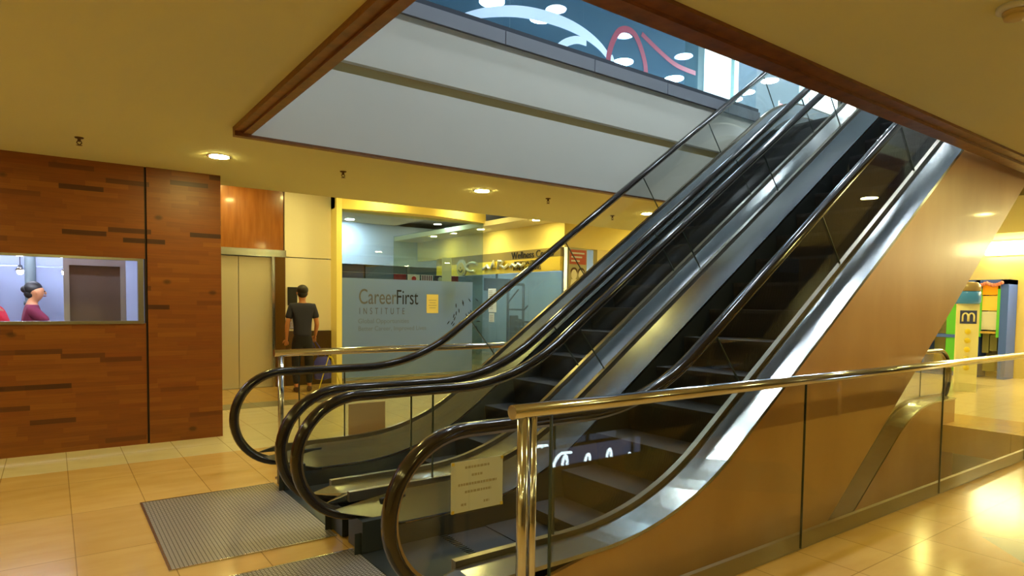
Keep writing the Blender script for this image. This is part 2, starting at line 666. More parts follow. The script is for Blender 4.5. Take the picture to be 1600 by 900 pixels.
# wooden edge of the opening
bm = bmesh.new()
bm_box(bm, (OX0 - 0.12, 1.90, 2.82), (OX1 + 0.2, 2.085, 2.86))
bm_box(bm, (OX0 - 0.12, 1.98, 2.80), (OX1 + 0.2, 2.085, 2.82))
bm_box(bm, (OX0 - 0.11, 2.085, 2.80), (OX0 + 0.01, 5.27, 2.86))
bm_box(bm, (OX0 - 0.05, 2.085, 2.785), (OX0 + 0.01, 5.27, 2.80))
bm_box(bm, (OX0 - 0.11, 5.252, 2.765), (OX1 + 0.2, 5.32, 2.86))
struct('trim_5', bm, M_TRIM)
# grey metal band at the upper slab edge
bm = bmesh.new()
x = OX0
while x < 7.9:
    bm_box(bm, (x, 5.215, 4.05), (min(x + 1.19, 7.98), 5.36, 4.18))
    x += 1.2
struct('trim_6', bm, M_GREYMET)
sbox('trim_7', (OX0, 5.24, 4.18), (7.98, 5.34, 4.235), mat('dark_channel', rgb(52, 58, 70), 0.4, 0.5))

# kerb strip round this floor's opening on the near side
sbox('trim_8', (VX0 - 0.1, 2.062, -0.3), (VX1 + 0.1, 2.09, 0.1), mat('kerb_metal', rgb(150, 136, 118), 0.45, 0.4))
sbox('trim_9', (VX0, VY1, -0.35), (VX1, VY1 + 0.012, 0.02), mat('kerb_metal', rgb(150, 136, 118)))

# ------------------------------------------------------------------ wood-clad kitchen box on the left
bm = bmesh.new()
WY = 7.48
bm_box(bm, (-6, WY, 0), (0.78, WY + 0.1, 1.25))
bm_box(bm, (-6, WY, 1.91), (0.78, WY + 0.1, CZ))
bm_box(bm, (0.80, WY - 0.012, 0), (1.5, WY + 0.1, CZ))
bm_box(bm, (1.4, WY, 0), (1.5, 11.3, 3.5))
struct('wall_wood', bm, M_PLANK)
sbox('trim_10', (0.775, WY + 0.01, 0), (0.805, WY + 0.08, CZ), mat('dark_gap', rgb(40, 18, 10), 0.6))
M_KIT = mat('kitchen_wall', rgb(190, 200, 225), 0.35)
bm = bmesh.new()
bm_box(bm, (-6, 11.2, 0), (1.4, 11.3, CZ))
bm_box(bm, (1.36, 7.6, 0), (1.4, 11.2, CZ))
struct('wall_kitchen', bm, M_KIT)
sbox('ceiling_kitchen', (-6, 8.05, CZ - 0.02), (1.4, 11.3, CZ + 0.1), M_KIT)
# serving hatch: steel frame and a pane
t = bpy.data.objects.new('window_1', None)
COL.objects.link(t)
t['kind'] = 'structure'
t.location = (-2, WY, 1.58)
WM['window_1'] = Matrix.Translation(t.location)
bm = bmesh.new()
bm_box(bm, (-4, WY - 0.012, 1.245), (0.765, WY + 0.09, 1.275))
bm_box(bm, (-4, WY + 0.01, 1.885), (0.765, WY + 0.09, 1.91))
bm_box(bm, (0.715, WY + 0.0, 1.275), (0.765, WY + 0.09, 1.885))
obj('window_frame', bm, M_STEEL, t)
box('window_pane', (-4, WY + 0.045, 1.275), (0.715, WY + 0.053, 1.885), glass('hatch_glass', (0.97, 0.97, 0.97), 0.5), t)

# inside the kitchen
t = thing('kitchen_screen', 'brown screen board in a pale metal frame behind the serving hatch', 'screen', (0.4, 8.0, 0))
box('board', (0.15, 8.0, 0.9), (0.60, 8.02, 1.84), mat('brown_board', rgb(112, 98, 92), 0.6, noise=(8, 0.1)), t)
bm = bmesh.new()
bm_box(bm, (0.10, 7.98, 0), (0.15, 8.04, 2.0))
bm_box(bm, (0.60, 7.98, 0), (0.65, 8.04, 2.0))
bm_box(bm, (0.15, 7.98, 1.84), (0.60, 8.04, 1.95))
bm_box(bm, (0.15, 7.98, 0.82), (0.60, 8.04, 0.9))
obj('frame', bm, mat('pale_frame', rgb(190, 192, 200), 0.3, 0.3), t)
t = thing('kitchen_counter', 'steel worktop along the kitchen behind the hatch', 'counter', (-2, 9.6, 0))
box('worktop', (-5, 8.5, 1.12), (0.05, 8.85, 1.16), M_STEEL, t)
box('cabinet', (-5, 8.53, 0), (0.03, 8.85, 1.12), mat('counter_body', rgb(160, 165, 175), 0.4, 0.3), t)
t = thing('cooker_hood', 'sloping steel hood on the kitchen wall above the cooks', 'hood', (-1.2, 10.8, 1.7))
bm = bmesh.new()
bm_prism_y(bm, [(-2.6, 1.80), (-0.62, 1.72), (-0.8, 2.0), (-1.2, 2.6), (-2.6, 2.6)], 10.4, 11.15)
obj('hood_body', bm, M_STEEL, t)
box('hood_filter', (-2.4, 10.42, 1.715), (-0.9, 11.1, 1.74), M_SKIRT, t)
tag(obj('fridge', (lambda b: (bm_box(b, (-0.55, 10.5, 0), (0.15, 11.15, 1.92)), b)[1])(bmesh.new()), mat('fridge_steel', rgb(165, 180, 215), 0.3, 0.3), None, 0.02),
    'tall pale steel refrigerator against the back wall of the kitchen', 'refrigerator')
t = thing('kitchen_pipe', 'vertical grey pipe on the kitchen wall', 'pipe', (-0.22, 10.38, 0))
bm = bmesh.new()
bm_tube(bm, [(-0.22, 10.38, 0), (-0.22, 10.38, 2.8)], 0.06)
obj('pipe_run', bm, mat('pipe_grey', rgb(110, 125, 130), 0.5), t)
for zz in (0.6, 1.4, 2.2):
    bm = bmesh.new()
    bm_tube(bm, [(-0.22, 10.38, zz), (-0.22, 10.38, zz + 0.05)], 0.075)
    obj('pipe_collar', bm, mat('pipe_collar', rgb(90, 100, 105), 0.5), t)

# ------------------------------------------------------------------ elevator front
EY = 11.3
M_BEIGE = mat('beige_panel', rgb(242, 234, 212), 0.35, noise=(1, 0.02))
bm = bmesh.new()
bm_box(bm, (3.30, EY, 0.97), (4.12, EY + 0.1, 2.25))
bm_box(bm, (3.30, EY, 2.265), (4.12, EY + 0.1, 3.5))
struct('wall_elevator', bm, M_BEIGE)
sbox('wall_elevator_base', (3.30, EY - 0.01, 0), (4.12, EY + 0.1, 0.965), mat('dark_granite', rgb(82, 60, 34), 0.2))
sbox('wall_elevator_upper', (1.5, EY + 0.02, 2.37), (3.28, EY + 0.1, 3.5), grain_mat('orange_veneer', rgb(140, 78, 24), rgb(160, 96, 34), (8, 8, 1), 0.25, 0.4))
t = bpy.data.objects.new('door_1', None)
COL.objects.link(t)
t['kind'] = 'structure'
t.location = (2.4, EY, 0)
WM['door_1'] = Matrix.Translation(t.location)
M_DOOR = mat('elevator_door', rgb(216, 206, 180), 0.32, 0.4)
box('door_leaf', (1.5, EY + 0.06, 0.01), (2.545, EY + 0.09, 2.24), M_DOOR, t)
box('door_leaf', (2.555, EY + 0.06, 0.01), (3.08, EY + 0.09, 2.24), M_DOOR, t)
box('door_lintel', (1.5, EY - 0.03, 2.25), (3.31, EY + 0.1, 2.37), M_STEEL, t)
bm = bmesh.new()
bm_box(bm, (3.13, EY - 0.02, 0), (3.30, EY + 0.1, 2.25))
obj('door_jamb', bm, mat('bronze_jamb', rgb(110, 78, 34), 0.3, 0.5), t)
box('door_jamb', (3.08, EY + 0.0, 0), (3.13, EY + 0.1, 2.25), M_STEEL, t)
box('door_sill', (1.5, EY - 0.02, 0), (3.1, EY + 0.06, 0.012), M_STEEL, t)
t = thing('call_panel', 'elevator call station with black display above a steel plate, left of the man', 'call panel', (3.38, EY, 1.3))
box('display', (3.34, EY - 0.04, 1.42), (3.50, EY, 1.74), M_BLACK, t, 0.005)
box('plate', (3.37, EY - 0.015, 1.0), (3.47, EY, 1.42), M_STEEL, t, 0.003)
for zz in (1.15, 1.25):
    bm = bmesh.new()
    bm_lathe(bm, [(0.018, 0), (0.018, -0.012)], (3.42, EY - 0.015, zz), 12, 'y')
    obj('call_button', bm, M_CHROME, t)
# bright yellow column between elevator wall and the shop
sbox('trim_11', (4.12, 11.02, 0), (4.22, EY + 0.1, 3.5), mat('column_yellow', rgb(255, 240, 150), 0.5))

# ------------------------------------------------------------------ institute shop front
SY = 11.12
SXL, SXR = 4.22, 7.30
shop = thing('glazed_shopfront', 'glass shop front with frosted band lettered CareerFirst Institute', 'shop front', (5.8, SY, 0))
M_SG = glass('shop_glass', (0.80, 0.86, 0.84), 1.3)
M_FROST = glass('frosted_band', (0.8, 0.86, 0.9), 1.0, 0.15, 0.78, (0.36, 0.50, 0.76))
for a, b in ((SXL, 5.72), (5.728, SXR)):
    box('glass_pane', (a, SY, 0.05), (b, SY + 0.012, 3.22), M_SG, shop)
box('frosted_film', (SXL + 0.02, SY - 0.004, 0.1), (SXR - 0.25, SY - 0.001, 1.93), M_FROST, shop)
box('glass_return', (SXR - 0.012, SY + 0.012, 0.05), (SXR, 15.38, 3.22), glass('return_glass', (0.88, 0.92, 0.86), 1.0), shop)
box('floor_channel', (SXL, SY - 0.02, 0), (SXR, SY + 0.03, 0.05), M_STEEL, shop)
M_TXD = mat('lettering_dark', rgb(22, 24, 30), 0.6)
M_TXG = mat('lettering_grey', rgb(98, 100, 108), 0.6)
M_TXF = mat('lettering_faint', rgb(118, 132, 152), 0.6)
XD, ZD = (1, 0, 0), (0, 0, 1)
text_mesh('lettering', 'Career', 0.40, M_TXG, shop, (4.57, SY - 0.006, 1.46), XD, ZD, 0.004, 0.66)
text_mesh('lettering', 'First', 0.40, M_TXD, shop, (5.32, SY - 0.006, 1.46), XD, ZD, 0.004, 0.66)
text_mesh('lettering', 'INSTITUTE', 0.17, M_TXG, shop, (4.58, SY - 0.006, 1.27), XD, ZD, 0.004, 0.62, 2.0)
text_mesh('lettering', 'Global Opportunities', 0.12, M_TXF, shop, (4.56, SY - 0.006, 1.10), XD, ZD, 0.003, 1.0)
text_mesh('lettering', 'Better Career, Improved Lives', 0.12, M_TXF, shop, (4.56, SY - 0.006, 0.96), XD, ZD, 0.003, 0.95)
# scatter of small dark decals
bm = bmesh.new()
for i in range(34):
    a = random.uniform(0.2, 2.9)
    rr = random.uniform(0.15, 0.75)
    cx, cz = 6.95 - rr * cos(a) * 0.9, 0.95 + rr * sin(a) * 0.9
    if cx > SXR - 0.05:
        continue
    an = a + 0.6
    l, h = 0.045, 0.010
    pts = []
    for k in range(8):
        q = 2 * PI * k / 8
        px, pz = l * cos(q), h * sin(q)
        pts.append((cx + px * cos(an) - pz * sin(an), cz + px * sin(an) + pz * cos(an)))
    bm_prism_y(bm, pts, SY - 0.009, SY - 0.005)
obj('leaf_decals', bm, M_TXD, shop)
t = tag(box('notice', (5.98, SY - 0.012, 1.29), (6.24, SY - 0.006, 1.66), mat('cream_paper', rgb(238, 222, 150), 0.7)),
        'cream notice taped on the frosted shop glass beside the lettering', 'notice')
bm = bmesh.new()
for k in range(4):
    bm_box(bm, (6.02 + 0.02 * (k % 2), SY - 0.014, 1.54 - 0.05 * k), (6.20 - 0.02 * (k % 2), SY - 0.012, 1.55 - 0.05 * k))
obj('print_lines', bm, M_INK, t)
t = tag(box('poster', (6.50, SY + 0.3, 1.78), (6.72, SY + 0.31, 2.42), mat('pale_poster', rgb(228, 232, 220), 0.7)),
        'tall pale poster hanging inside the institute above its frosted band', 'poster')
# curved lit cove above the shop front
def arc_front(x0, x1, y0, bulge, n=24):
    return [(x0 + (x1 - x0) * i / n, y0 - bulge * sin(PI * i / n)) for i in range(n + 1)]
fr = arc_front(SXL - 0.1, SXR + 0.05, SY - 0.02, 0.30)
bm = bmesh.new()
bm_prism_z(bm, fr + [(SXR + 0.05, SY + 0.3), (SXL - 0.1, SY + 0.3)], 3.16, 3.5)
struct('trim_12', bm, mat('cove_cream', rgb(250, 226, 130), 0.7))
# inside the institute
M_INW = mat('institute_wall', rgb(120, 138, 160), 0.6)
sbox('wall_institute_back', (1.5, 19.0, 0), (12, 19.2, 3.5), M_INW)
sbox('wall_institute_left', (3.9, 11.4, 0), (4.1, 19, 3.5), M_INW)
bm = bmesh.new()
bm_box(bm, (4.1, 15.4, 2.45), (8.6, 15.5, 3.5))
struct('wall_institute_header', bm, mat('institute_header', rgb(190, 205, 215), 0.6))
sbox('wall_institute_mid', (4.1, 15.5, 0), (5.6, 15.6, 2.45), mat('institute_partition', rgb(140, 150, 160), 0.6))
# flags on a string
bm = bmesh.new()
bm_tube(bm, [(4.1, 11.8, 2.072), (7.285, 11.8, 2.072)], 0.003, 6)
tag(obj('hanging_cord', bm, M_PAPER), 'thin cord inside the institute from which the flags hang', 'cord')
FL = []
for k in range(5):
    x0 = 5.60 + k * 0.31
    f = thing('flag', ['small dull red flag, leftmost of the row inside the institute',
                       'white flag with a red disc hung inside the institute',
                       'red and white striped flag hung inside the institute',
                       'dark flag with a pale ring emblem hung inside the institute',
                       'plain maroon flag at the right end of the row inside the institute'][k], 'flag', (x0, 11.8, 2.0), 'flags hung in the institute')
    c = [rgb(150, 60, 80), rgb(225, 225, 230), rgb(225, 215, 225), rgb(70, 66, 84), rgb(110, 50, 70)][k]
    bm = bmesh.new()
    n = 8
    for i in range(n):
        xa, xb = x0 + 0.27 * i / n, x0 + 0.27 * (i + 1) / n
        ya, yb = 11.8 + 0.008 * sin(i * 1.3), 11.8 + 0.008 * sin((i + 1) * 1.3)
        v = [bm.verts.new(p) for p in ((xa, ya, 1.90), (xb, yb, 1.90), (xb, yb, 2.07), (xa, ya, 2.07))]
        bm.faces.new(v)
    cl = obj('cloth', bm, mat('flag_cloth_%s' % 'abcde'[k], c, 0.8), f)
    so = cl.modifiers.new('solid', 'SOLIDIFY')
    so.thickness = 0.004
    if k == 1:
        bm = bmesh.new()
        bm_lathe(bm, [(0.05, 0), (0.05, -0.01)], (x0 + 0.135, 11.79, 1.985), 20, 'y')
        obj('disc', bm, mat('flag_red', rgb(190, 50, 60), 0.8), f)
    if k == 2:
        bm = bmesh.new()
        for i in range(5):
            bm_box(bm, (x0 + 0.02 + 0.05 * i, 11.785, 1.91), (x0 + 0.042 + 0.05 * i, 11.789, 2.06))
        obj('stripes', bm, mat('flag_violet', rgb(110, 60, 100), 0.8), f)
    if k == 3:
        bm = bmesh.new()
        bm_lathe(bm, [(0.03, 0), (0.055, 0), (0.055, -0.01), (0.03, -0.01)], (x0 + 0.135, 11.79, 1.985), 20, 'y')
        obj('ring', bm, mat('flag_pale', rgb(170, 180, 170), 0.8), f)
tag(box('reception_desk', (5.0, 13.2, 0), (6.6, 13.8, 1.05), mat('desk_wood', rgb(120, 130, 140), 0.5), None, 0.02),
    'low reception desk behind the frosted band of the institute', 'desk')

# ------------------------------------------------------------------ gym front (corner box)
GX, GY = 8.0, 9.34
sbox('wall_gym_header', (GX, GY, 2.60), (GX + 0.15, 19, 3.12), mat('gym_bulkhead', rgb(240, 222, 140), 0.7))
sbox('wall_gym_header_front', (GX + 0.15, GY, 2.60), (16, GY + 0.15, 3.12), mat('gym_bulkhead', rgb(240, 222, 140)))
sbox('wall_gym_front', (8.9, GY + 0.03, 0), (16, GY + 0.15, 2.6), M_CREAM)
sbox('wall_gym_back', (14.5, GY + 0.2, 0), (14.7, 19, 3.1), mat('gym_wall', rgb(130, 150, 158), 0.6))
sbox('wall_gym_end', (GX, 18.9, 0), (16, 19, 3.1), mat('gym_wall', rgb(130, 150, 158)))
t = bpy.data.objects.new('window_2', None)
COL.objects.link(t)
t['kind'] = 'structure'
t.location = (GX, 13, 0)
WM['window_2'] = Matrix.Translation(t.location)
M_GYMG = glass('gym_glass', (0.72, 0.84, 0.86), 1.2, 0.0, 0.16, (0.42, 0.48, 0.52))
for a, b in ((GY + 0.06, 10.5), (10.51, 11.65), (11.66, 12.8), (12.81, 14.2), (14.21, 16)):
    box('window_pane', (GX + 0.03, a, 0.05), (GX + 0.045, b, 2.14), M_GYMG, t)
box('window_frame', (GX, GY + 0.0, 0), (GX + 0.08, GY + 0.06, 2.6), M_STEEL, t)
box('window_frame', (GX, 16, 0), (GX + 0.08, 16.06, 2.6), M_STEEL, t)
sign = thing('shop_sign', 'long yellow fitness centre sign with round emblem above the gym windows', 'sign', (GX, 12, 2.4))
bm = bmesh.new()
bm_box(bm, (GX - 0.08, 9.36, 2.15), (GX - 0.01, 14.2, 2.42))
obj('sign_board', bm, mat('sign_yellow', rgb(232, 206, 70), 0.5), sign)
box('sign_top', (GX - 0.08, 9.36, 2.42), (GX - 0.01, 14.2, 2.60), mat('sign_olive', rgb(140, 122, 52), 0.5), sign)
YD = (0, -1, 0)
text_mesh('lettering', 'Wellness Center', 0.20, M_TXD, sign, (GX - 0.09, 10.95, 2.44), YD, ZD, 0.01, 1.05)
text_mesh('lettering', 'PERSONALIZED', 0.105, M_TXD, sign, (GX - 0.09, 10.85, 2.31), YD, ZD, 0.01, 1.1)
text_mesh('lettering', 'FITNESS TRAINING', 0.105, M_TXD, sign, (GX - 0.09, 10.88, 2.19), YD, ZD, 0.01, 1.05)
M_CHL = mat('chrome_lettering', rgb(225, 225, 205), 0.25, 0.4)
# script letters drawn as bent strokes
def stroke_yz(pts, x, r, ysc=1.0):
    bmx = bmesh.new()
    bm_tube(bmx, [(x, p[0], p[1]) for p in pts], r, 8)
    return bmx
yy = 12.45
scr = []
scr += [[(yy - 0.25 * cos(a) - 0.0, 2.33 + 0.10 * sin(a)) for a in [0.6 + i * 0.45 for i in range(11)]]]
scr += [[(yy - 0.45, 2.26), (yy - 0.55, 2.30), (yy - 0.62, 2.34), (yy - 0.68, 2.28), (yy - 0.78, 2.27), (yy - 0.88, 2.42), (yy - 0.9, 2.28)]]
scr += [[(yy - 1.05, 2.24), (yy - 1.08, 2.42), (yy - 1.25, 2.40), (yy - 1.15, 2.32), (yy - 1.3, 2.26), (yy - 1.45, 2.33)]]
scr += [[(yy - 1.5, 2.27), (yy - 1.6, 2.33), (yy - 1.7, 2.27), (yy - 1.8, 2.33), (yy - 1.9, 2.28), (yy - 2.0, 2.33)]]
bm = bmesh.new()
for s in scr:
    bm_tube(bm, [(GX - 0.12, p[0], p[1]) for p in s], 0.034, 8)
obj('script_lettering', bm, M_CHL, sign)
bm = bmesh.new()
bm_lathe(bm, [(0.20, 0), (0.20, -0.05)], (GX - 0.08, 12.93, 2.33), 24, 'x')
em = obj('emblem', bm, M_CHL, sign)
bm = bmesh.new()
bm_lathe(bm, [(0.15, 0), (0.15, -0.012)], (GX - 0.13, 12.93, 2.31), 24, 'x')
obj('emblem_face', bm, mat('emblem_yellow', rgb(190, 170, 90), 0.5), em)
bm = bmesh.new()
bm_tube(bm, [(GX - 0.145, 12.93 + 0.09 * cos(a), 2.32 + 0.09 * sin(a)) for a in [PI + 0.3 + i * 0.25 for i in range(11)]], 0.012, 6)
bm_ell(bm, (GX - 0.145, 12.93, 2.33), (0.01, 0.02, 0.02))
obj('emblem_marks', bm, M_TXD, em)
# poster on the gym front right of the corner
t = thing('poster', 'red and white fitness poster on the wall right of the gym corner', 'poster', (8.33, GY, 2.3))
box('sheet', (8.10, GY - 0.02, 1.60), (8.57, GY + 0.03, 2.585), mat('poster_grey', rgb(170, 165, 130), 0.6), t)
box('red_panel', (8.12, GY - 0.024, 2.28), (8.55, GY - 0.02, 2.56), mat('poster_red', rgb(176, 70, 40), 0.6), t)
bm = bmesh.new()
for cx in (8.24, 8.43):
    pts = [(cx + 0.075 * cos(a), 2.08 + 0.10 * sin(a)) for a in [2 * PI * i / 14 for i in range(14)]]
    bm_prism_y(bm, pts, GY - 0.026, GY - 0.022)
    bm_prism_y(bm, [(cx - 0.1, 1.8), (cx + 0.1, 1.8), (cx + 0.07, 1.99), (cx - 0.07, 1.99)], GY - 0.026, GY - 0.022)
obj('figures', bm, mat('poster_white', rgb(236, 232, 215), 0.7), t)
bm = bmesh.new()
for cx in (8.24, 8.43):
    pts = [(cx + 0.09 * cos(a), 2.14 + 0.08 * sin(a)) for a in [2 * PI * i / 14 for i in range(14)]]
    bm_prism_y(bm, pts, GY - 0.023, GY - 0.021)
obj('figure_hair', bm, mat('poster_brown', rgb(80, 50, 30), 0.7), t)
bm = bmesh.new()
for k in range(3):
    bm_box(bm, (8.16, GY - 0.028, 2.48 - 0.075 * k), (8.50 - 0.06 * k, GY - 0.024, 2.51 - 0.075 * k))
obj('print_lines', bm, M_PAPER, t)
# papers on gym glass
for k, (z0, z1) in enumerate(((1.57, 1.83), (1.30, 1.55), (1.08, 1.28))):
    y0 = 11.98 - 0.02 * k
    t = tag(box('notice', (GX + 0.018, y0 - (0.30 if k < 2 else 0.2), z0), (GX + 0.026, y0, z1), mat('notice_white', rgb(225, 225, 222), 0.7)),
            ['white notice on the gym glass, topmost of three', 'white notice on the gym glass, middle of three',
             'small white notice on the gym glass, lowest of three'][k], 'notice', 'notices on the gym glass')
    bm = bmesh.new()
    for q in range(4):
        bm_box(bm, (GX + 0.014, y0 - 0.17, z1 - 0.06 - 0.04 * q), (GX + 0.018, y0 - 0.03, z1 - 0.045 - 0.04 * q))
    obj('print_lines', bm, M_INK, t)
# gym equipment
M_IRON = mat('gym_iron', (0.01, 0.014, 0.02), 0.5, 0.2)
def machine(x, y, label):
    t = thing('exercise_machine', label, 'exercise machine', (x, y, 0))
    bm = bmesh.new()
    for dx, dy in ((0, 0), (0.5, 0)):
        bm_tube(bm, [(x + dx, y + dy, 0), (x + dx, y + dy, 2.0)], 0.035, 8)
    bm_tube(bm, [(x, y, 2.0), (x + 0.5, y, 2.0)], 0.035, 8)
    bm_tube(bm, [(x - 0.3, y, 0.04), (x + 0.8, y, 0.04)], 0.04, 8)
    bm_tube(bm, [(x, y - 0.6, 0.04), (x, y + 0.3, 0.04)], 0.04, 8)
    obj('frame', bm, M_IRON, t)
    box('weight_stack', (x + 0.12, y - 0.1, 0.15), (x + 0.38, y + 0.1, 1.1), mat('weight_grey', rgb(50, 52, 62), 0.4, 0.5), t)
    box('seat', (x - 0.2, y - 0.75, 0.5), (x + 0.15, y - 0.35, 0.58), M_BLACK, t, 0.02)
    box('backrest', (x - 0.15, y - 0.34, 0.62), (x + 0.1, y - 0.26, 1.2), M_BLACK, t, 0.02)
    bm = bmesh.new()
    bm_tube(bm, [(x, y - 0.05, 1.35), (x, y - 0.7, 1.35), (x, y - 0.85, 1.45)], 0.022, 8)
    bm_tube(bm, [(x, y - 0.05, 1.55), (x, y - 0.45, 1.85)], 0.022, 8)
    bm_tube(bm, [(x, y - 0.2, 1.05), (x, y - 1.0, 1.05)], 0.022, 8)
    obj('handle_bar', bm, M_IRON, t)
    return t
machine(9.55, 13.35, 'dark iron exercise machine seen through the gym glass beside the white notices')
machine(9.6, 16.2, 'dark iron weight machine deeper inside the gym')
t = thing('barbell_stand', 'tall thin barbell stand inside the gym behind the glass', 'stand', (9.75, 11.6, 0))
bm = bmesh.new()
bm_tube(bm, [(9.75, 11.6, 0), (9.75, 11.6, 1.6)], 0.03, 8)
bm_tube(bm, [(9.75, 11.35, 1.52), (9.75, 11.85, 1.52)], 0.02, 8)
obj('post', bm, M_IRON, t)
box('foot', (9.5, 11.35, 0), (10.0, 11.85, 0.05), M_IRON, t)
t = thing('dumbbell_rack', 'low rack inside the gym that carries a row of dumbbells', 'rack', (9.1, 11.9, 0))
bm = bmesh.new()
bm_box(bm, (8.9, 11.0, 0.78), (9.3, 12.4, 0.82))
for q in (11.05, 12.35):
    bm_box(bm, (8.92, q - 0.03, 0), (9.28, q + 0.03, 0.78))
obj('frame', bm, M_IRON, t)
db = thing('dumbbell', 'black dumbbell on the rack in the gym', 'dumbbell', (9.1, 11.1, 0.82), 'dumbbells on the rack')
bm = bmesh.new()
for xx in (9.0, 9.14):
    bm_lathe(bm, [(0.05, 0), (0.07, 0.01), (0.07, 0.06), (0.05, 0.07)], (xx, 11.1, 0.89), 12, 'x')
obj('weight_disc', bm, M_IRON, db)
bm = bmesh.new()
bm_tube(bm, [(9.05, 11.1, 0.89), (9.16, 11.1, 0.89)], 0.016, 8)
obj('grip', bm, M_CHROME, db)
for k in range(1, 7):
    dup(db, (0, 0.19 * k, 0))
t = thing('television', 'black screen hung high inside the gym near the glass', 'television', (8.7, 12.64, 1.8))
box('screen', (8.35, 12.6, 1.80), (9.1, 12.68, 2.10), M_BLACK, t, 0.01)
box('bracket', (8.69, 12.63, 2.10), (8.73, 12.67, 3.1), M_IRON, t)
tag(box('framed_panel', (10.84, 10.2, 1.75), (10.89, 11.6, 2.3), mat('dark_mirror', rgb(60, 66, 70), 0.3), None, 0.01), 'dark framed panel on the pale wall inside the gym', 'panel')
t = thing('display_case', 'glass display case standing outside the gym windows', 'display case', (7.6, 12.4, 0))
bm = bmesh.new()
for xa in (7.45, 7.75):
    for ya in (12.3, 13.1):
        bm_box(bm, (xa, ya, 0), (xa + 0.03, ya + 0.03, 1.12))
bm_box(bm, (7.45, 12.3, 1.1), (7.78, 13.13, 1.13))
bm_box(bm, (7.45, 12.3, 0.5), (7.78, 13.13, 0.52))
obj('frame', bm, M_GREYMET, t)
box('glass_side', (7.46, 12.33, 0.08), (7.77, 13.1, 1.1), glass('case_glass', (0.85, 0.92, 0.9), 1.0), t)

# ------------------------------------------------------------------ escalators
ALPHA = math.radians(35.3)
TA = tan(ALPHA)
RISE = 4.09


def profile(zf, xi, R, xs, xe, rise=RISE, step=0.12):
    """flat - arc - incline - arc - flat; returns (x,z,nx,nz)"""
    T = R * tan(ALPHA / 2)
    xi2 = xi + rise / TA
    out = [(xs, zf, 0, 1)]
    n = 12
    for i in range(n + 1):
        a = ALPHA * i / n
        out.append((xi - T + R * sin(a), zf + R * (1 - cos(a)), -sin(a), cos(a)))
    xa, za = out[-1][0], out[-1][1]
    xb, zb = xi2 - T * cos(ALPHA), zf + rise - T * sin(ALPHA)
    m = max(2, int((xb - xa) / 0.5))
    for i in range(1, m):
        t_ = i / m
        out.append((xa + (xb - xa) * t_, za + (zb - za) * t_, -sin(ALPHA), cos(ALPHA)))
    for i in range(n + 1):
        a = ALPHA * (1 - i / n)
        out.append((xi2 + T - R * sin(a), zf + rise - R * (1 - cos(a)), -sin(a), cos(a)))
    out.append((xe, zf + rise, 0, 1))
    return out


def zat(path, x):
    for a, b in zip(path, path[1:]):
        if a[0] <= x <= b[0]:
            return a[1] + (b[1] - a[1]) * (x - a[0]) / max(1e-6, b[0] - a[0])
    return path[-1][1] if x > path[-1][0] else path[0][1]


LX = 1.48                     # centre of lower newel
UX = 9.62                     # centre of upper newel
RX, RZ = 0.375, 0.365
HZ = 0.945


def rail_path():
    p = [(LX + 0.22, HZ - 2 * RZ, 0, -1)]
    for i in range(25):
        a = -PI / 2 - PI * i / 24
        nx, nz = cos(a) / RX, sin(a) / RZ
        l = math.hypot(nx, nz)
        p.append((LX + RX * cos(a), HZ - RZ + RZ * sin(a), nx / l, nz / l))
    prof = profile(HZ, 2.65, 1.5, LX, UX)
    p += prof[1:-1]
    for i in range(25):
        a = PI / 2 - PI * i / 24
        nx, nz = cos(a) / RX, sin(a) / RZ
        l = math.hypot(nx, nz)
        p.append((UX + RX * cos(a), RISE + HZ - RZ + RZ * sin(a), nx / l, nz / l))
    p.append((UX - 0.22, RISE + HZ - 2 * RZ, 0, -1))
    return p


RAIL = rail_path()
DECK = profile(0.33, 2.63, 1.8, 1.42, UX + 0.1)
EDGE = profile(0.325, 2.70, 1.9, 1.42, UX + 0.1)
NOSE = profile(0.0, 2.62, 1.2, 1.95, 9.2)


